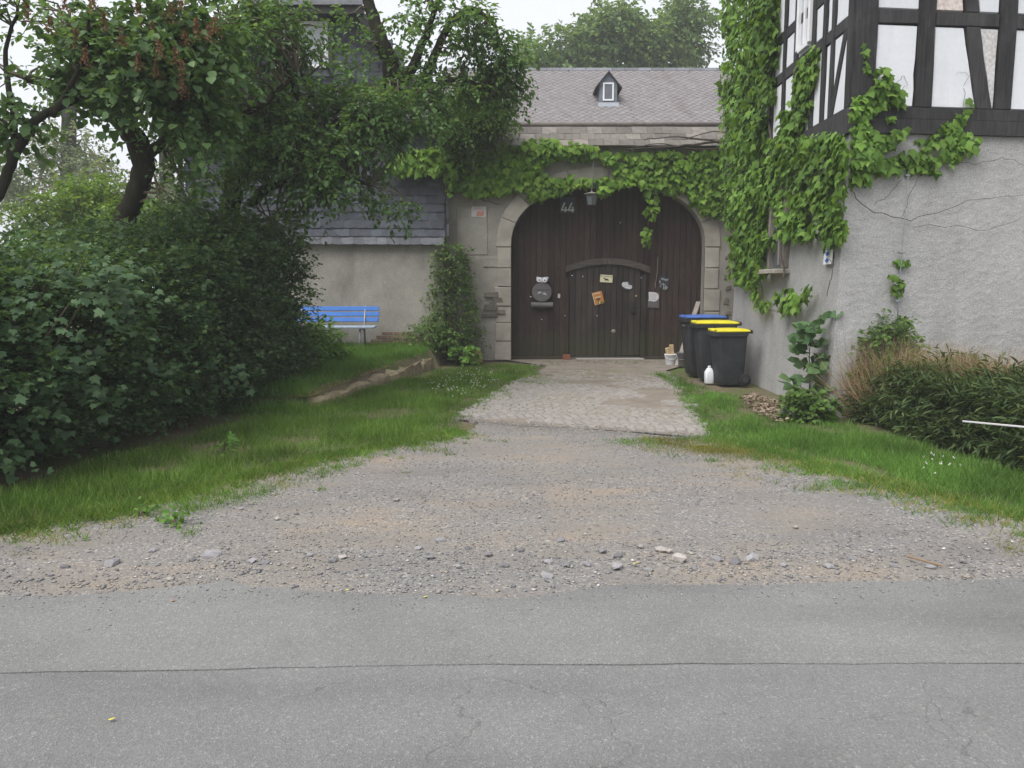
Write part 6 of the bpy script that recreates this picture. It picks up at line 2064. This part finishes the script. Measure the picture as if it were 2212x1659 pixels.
# leaf litter by the wall
r = np.random.default_rng(29)
p = polypts(gp([(1625, 850), (1700, 880), (1730, 905), (1690, 915), (1640, 900), (1600, 862)]), 900, r)
leafmesh('leaf_litter', np.c_[p, np.full(len(p), .01) + r.random(len(p)) * .03], np.c_[r.normal(0, 1, (len(p), 2)), r.normal(0, .2, len(p))], np.c_[r.normal(0, .4, (len(p), 2)), np.ones(len(p))], r.uniform(.03, .07, len(p)), T_OVAL, MT['litter'], None, label='dry brown leaf litter at the foot of the roughcast wall', cat='leaf litter', kind='stuff')
# clover flowers
def clover(name, label, polys, n, seed):
    r = np.random.default_rng(seed)
    P = np.vstack([np.c_[polypts(gp(q), n, r), r.uniform(.05, .12, n)] for q in polys])
    P = np.repeat(P, 5, 0) + r.normal(0, .005, (len(P) * 5, 3))
    leafmesh(name, P, r.normal(0, 1, P.shape) + np.array([0, 0, .6]), r.normal(0, 1, P.shape), np.full(len(P), .011), T_ROUND, MT['petal'], None, label=label, cat='flowers', kind='stuff')
clover('clover_flowers', 'white clover flowers in the grass left of the setts', [[(920, 830), (1060, 800), (1080, 830), (1000, 870), (930, 860)]], 110, 31)
clover('clover_flowers', 'cluster of white clover flowers on the right verge', [[(1980, 1000), (2060, 1000), (2100, 1040), (2000, 1040)]], 15, 32)

# ------------------------------------------------------------------ climbing vines
V_IVY, F_IVY = T_IVY
def ivy(name, label, specs, mat, stems, seed, limit=300, stem_mat='vine', cat='climbing vine', base=None):
    """specs: (polygon px, plane point, normal, count, size, depth)"""
    r = np.random.default_rng(seed)
    t = thing(name, label, cat, base or Vector((0, 0, 0)))
    Ps, Ds, Ns, Ss, Wt = [], [], [], [], []
    for poly, p0, nn, n, size, dep in specs:
        q = polypts(wobble(poly, 10, 9, seed + len(Ps), True, .045) if n > 150 else poly, n, r)
        p0 = np.array(p0); nv = np.array(nn)
        X = (q[:, 0] - 1106.0) / 1722.6; Yv = (829.5 - q[:, 1]) / 1722.6
        Dr = np.c_[X, CT + Yv * ST, -ST + Yv * CT]
        C_ = np.array(C0)
        tt = ((p0 - C_) @ nv) / (Dr @ nv)
        P = C_ + Dr * tt[:, None]
        f = fbm(P * 2.2, seed, 3)
        ok = f > (.37 if n > 150 else .15)
        P = P[ok]; f = f[ok]
        k = len(P)
        P = P + nv * ((.02 + dep * r.random(k) * (.4 + f))[:, None])
        D = np.array([0, 0, -1.0]) + r.normal(0, .42, (k, 3)) + nv * r.uniform(.05, .5, k)[:, None]
        N = nv * .9 + np.array([0, 0, .45]) + r.normal(0, .38, (k, 3))
        Ps.append(P); Ds.append(D); Ns.append(N); Ss.append(size * r.uniform(.45, 1.25, k))
    P, D, N, S = np.vstack(Ps), np.vstack(Ds), np.vstack(Ns), np.concatenate(Ss)
    o = r.permutation(len(P))
    P, D, N, S = P[o], D[o], N[o], S[o]
    lmv = npmesh('leaf', V_IVY, F_IVY, MT[mat])
    X_, Y_, Z_ = frames(D, N)
    for i in range(min(limit, len(P))):
        s = S[i] * 1.08
        M_ = Matrix(((X_[i][0] * s, Y_[i][0] * s, Z_[i][0] * s, P[i][0]), (X_[i][1] * s, Y_[i][1] * s, Z_[i][1] * s, P[i][1]), (X_[i][2] * s, Y_[i][2] * s, Z_[i][2] * s, P[i][2]), (0, 0, 0, 1)))
        place('leaf', lmv, t, M_)
    leafmesh('foliage', P[limit:], D[limit:], N[limit:], S[limit:], T_IVY, MT[mat], t, kind='stuff')
    for ln in stems:
        pts, rad = cat_rom([a for a, _ in ln], [b for _, b in ln], 4)
        pts = [p + Vector(r.normal(0, .012, 3)) for p in pts]
        MB().tube(pts, rad, 5, False).build('stem', MT[stem_mat], t, True)
    return t
gpn = Vector((0, -1, 0)); gpp = Vector((0, GY - .05, 0))
gate_specs = [
    ([(985, 330), (1010, 312), (1130, 312), (1250, 318), (1360, 330), (1500, 325), (1585, 335), (1588, 385), (1500, 392), (1380, 385), (1230, 385), (1100, 395), (985, 390)], gpp, gpn, 1900, .145, .20),
    ([(1130, 305), (1165, 298), (1230, 305), (1290, 318), (1290, 332), (1130, 328)], Vector((0, GY - .2, 0)), gpn, 110, .15, .12),
    ([(975, 380), (1130, 385), (1125, 405), (1080, 420), (1010, 420), (980, 405)], gpp, gpn, 330, .145, .2),
    ([(1130, 385), (1240, 385), (1250, 402), (1170, 432), (1140, 430)], gpp, gpn, 240, .145, .2),
    ([(1240, 385), (1390, 380), (1385, 402), (1325, 398), (1320, 412), (1290, 425), (1290, 400), (1250, 400)], gpp, gpn, 215, .145, .2),
    ([(1380, 385), (1590, 380), (1592, 420), (1560, 455), (1520, 462), (1480, 432), (1425, 410)], gpp, gpn, 420, .145, .2),
    ([(1520, 440), (1592, 420), (1592, 460), (1540, 466)], gpp, gpn, 80, .15, .15),
    ([(1392, 400), (1415, 405), (1418, 450), (1412, 475), (1388, 475), (1398, 440)], gpp, gpn, 44, .14, .15),
    ([(1385, 488), (1408, 490), (1402, 528), (1388, 525)], gpp, gpn, 20, .14, .1),
]
def gpt(px, py, dy=.06): return AY(px, py, GY - dy)
ivy('gate_vine', 'bright green creeper hanging in a thick band over the gate arch', gate_specs, 'ivy',
    [[(gpt(1590, 300, .35), .03), (gpt(1500, 312, .32), .025), (gpt(1430, 318, .3), .018), (gpt(1360, 324, .25), .01)],
     [(gpt(1590, 312, .35), .03), (gpt(1520, 300, .36), .022), (gpt(1450, 296, .36), .014), (gpt(1390, 302, .3), .008)],
     [(gpt(1588, 318, .3), .022), (gpt(1500, 322, .3), .016), (gpt(1420, 310, .3), .012), (gpt(1370, 318, .25), .007)],
     [(gpt(1580, 290, .36), .016), (gpt(1540, 285, .36), .012), (gpt(1480, 300, .35), .008)],
     [(gpt(980, 420), .014), (gpt(1020, 400), .012), (gpt(1100, 390), .010), (gpt(1160, 380), .008)],
     [(gpt(1405, 390, .1), .008), (gpt(1402, 450, .12), .006), (gpt(1398, 510, .12), .004)],
     [(gpt(1080, 440), .008), (gpt(1040, 428), .008), (gpt(1100, 412), .006)]], 201, base=Vector((1.5, GY - .1, 3.4)))
ivy('slate_vine', 'bright creeper patch hanging over the slate cladding left of the gate', [
    ([(838, 355), (880, 325), (960, 320), (985, 330), (985, 385), (960, 372), (900, 378), (850, 378)], Vector((0, HY - .12, 0)), gpn, 330, .15, .2),
    ([(960, 375), (985, 380), (975, 420), (965, 425)], Vector((0, HY - .12, 0)), gpn, 30, .12, .1)], 'ivy',
    [[(AY(985, 330, HY - .1), .012), (AY(920, 335, HY - .1), .01), (AY(860, 350, HY - .1), .006)]], 202, 120, base=Vector((-1.9, HY - .1, 4.2)))
CM = Vector((4.05, 9.95, 0)); LM = ((EB + EU) / 2 - CM)
nLm = nL
house_specs = [
    # left face, dense far strip
    ([(1585, -40), (1690, -40), (1692, 60), (1680, 200), (1665, 290), (1680, 330), (1690, 520), (1640, 590), (1600, 600), (1588, 420), (1582, 330), (1578, 150)], CU, nL, 6000, .13, .26),
    ([(1665, 300), (1760, 290), (1830, 285), (1850, 330), (1830, 420), (1800, 480), (1760, 520), (1700, 520), (1680, 420)], CM, nL, 1900, .12, .14),
    ([(1600, 590), (1650, 560), (1670, 590), (1620, 620), (1600, 610)], CB, nL, 140, .13, .1),
    ([(1625, 600), (1640, 600), (1670, 670), (1655, 672), (1632, 640)], CB, nL, 70, .13, .1),
    ([(1690, 630), (1712, 620), (1735, 640), (1765, 610), (1770, 625), (1735, 668), (1700, 680), (1690, 660)], CB, nL, 120, .12, .1),
    ([(1745, 130), (1775, 90), (1785, 110), (1765, 200), (1750, 260), (1735, 300), (1715, 300), (1730, 200)], CU, nL, 420, .13, .12),
    ([(1700, 240), (1720, 230), (1722, 300), (1695, 300)], CU, nL, 140, .13, .1),
    ([(1800, 440), (1830, 430), (1832, 500), (1800, 545), (1790, 520)], CM, nL, 130, .13, .12),
    # front face round the corner
    ([(1842, 180), (1870, 150), (1895, 150), (1930, 190), (1950, 235), (1960, 270), (1930, 300), (1890, 330), (1862, 400), (1838, 330)], CU, nF, 900, .115, .16),
    ([(1858, 300), (1880, 320), (1885, 345), (1850, 372)], CU, nF, 50, .13, .1),
    ([(1836, 350), (1880, 335), (1870, 370), (1838, 400)], CU, nF, 50, .13, .1),
    ([(1860, 45), (1868, 130), (1875, 160), (1864, 160)], CU, nF, 24, .09, .05),
    ([(1888, 350), (1960, 322), (2020, 350), (2022, 378), (1960, 365), (1895, 375)], CU, nF, 130, .115, .1),
    ([(1970, 300), (2010, 295), (2040, 265), (2070, 240), (2085, 200), (2092, 230), (2070, 285), (2040, 300), (1990, 330)], CU, nF, 80, .105, .08),
    ([(2030, 290), (2095, 285), (2105, 315), (2080, 335), (2050, 360), (2028, 340)], CU, nF, 80, .115, .1),
    ([(1930, 560), (1960, 560), (1962, 572), (1930, 572)], CM, nF, 14, .09, .06),
    ([(1920, 590), (1950, 605), (1945, 640), (1920, 640)], CB, nF, 22, .09, .06),
]
def fpt(px, py, p=CU, o_=.03): return ONP(px, py, p, nF) + nF * o_
def lpt(px, py, p=CU, o_=.03): return ONP(px, py, p, nL) + nL * o_
ivy('house_vine', 'dense green creeper draped over the corner of the half-timbered house', house_specs, 'ivy_deep',
    [[(fpt(1834, 410, CM), 0.0060), (fpt(1870, 450, CM), 0.0054), (fpt(1945, 472, CM), 0.0048), (fpt(2020, 460, CM), 0.0036), (fpt(2110, 430, CM), 0.0030), (fpt(2212, 425, CM), 0.0024)],
     [(fpt(1946, 388, CM), 0.0036), (fpt(1915, 420, CM), 0.0030), (fpt(1885, 440, CM), 0.0024)],
     [(fpt(1990, 375, CM), 0.0036), (fpt(1960, 420, CM), 0.0030), (fpt(1948, 470, CM), 0.0024)],
     [(fpt(1970, 490, CM), 0.0036), (fpt(2040, 488, CM), 0.0030), (fpt(2130, 495, CM), 0.0024), (fpt(2200, 470, CM), 0.0018)],
     [(fpt(2070, 350, CM), 0.0036), (fpt(2120, 352, CM), 0.0030), (fpt(2170, 340, CM), 0.0024), (fpt(2212, 365, CM), 0.0018)],
     [(fpt(2095, 285), 0.0030), (fpt(2130, 240), 0.0024), (fpt(2150, 215), 0.0018)],
     [(fpt(2070, 260), 0.0030), (fpt(2080, 200), 0.0024), (fpt(2085, 160), 0.0018), (fpt(2060, 158), 0.0012)],
     [(fpt(1920, 200), 0.0030), (fpt(1945, 165), 0.0024), (fpt(1955, 185), 0.0018), (fpt(1940, 205), 0.0012)],
     [(lpt(1700, 600, CB, .05), .012), (lpt(1690, 500, CM, .05), .02), (lpt(1680, 380, CM, .05), .025), (lpt(1670, 260, CU, .06), .02), (lpt(1690, 80, CU, .06), .012)],
     [(lpt(1800, 560, CB, .03), .005), (lpt(1802, 600, CB, .03), .005), (lpt(1790, 640, CB, .03), .004)],
     [(lpt(1645, 590, CB, .05), .008), (lpt(1660, 660, CB, .05), .006), (lpt(1690, 672, CB, .05), .004)]], 203, base=Vector((4.0, 11, 2)))

# ------------------------------------------------------------------ thin volume added to lift the shadows, standing in for lens glare
hz, ht, hb2, ho = newmat('veil_volume')
ht.nodes.remove(hb2)
pvn = ht.nodes.new('ShaderNodeVolumePrincipled')
pvn.inputs['Color'].default_value = (.93, .95, .96, 1)
pvn.inputs['Density'].default_value = .0022
ht.links.new(pvn.outputs[0], ho.inputs['Volume'])
hbx = MB().box((0, 600, 10), (2600, 2600, 30))
hbx.build('haze', hz, None, loc=(0, 0, 0), kind='stuff', label='thin pale volume added over the whole place to lift shadows like lens glare', cat='haze')
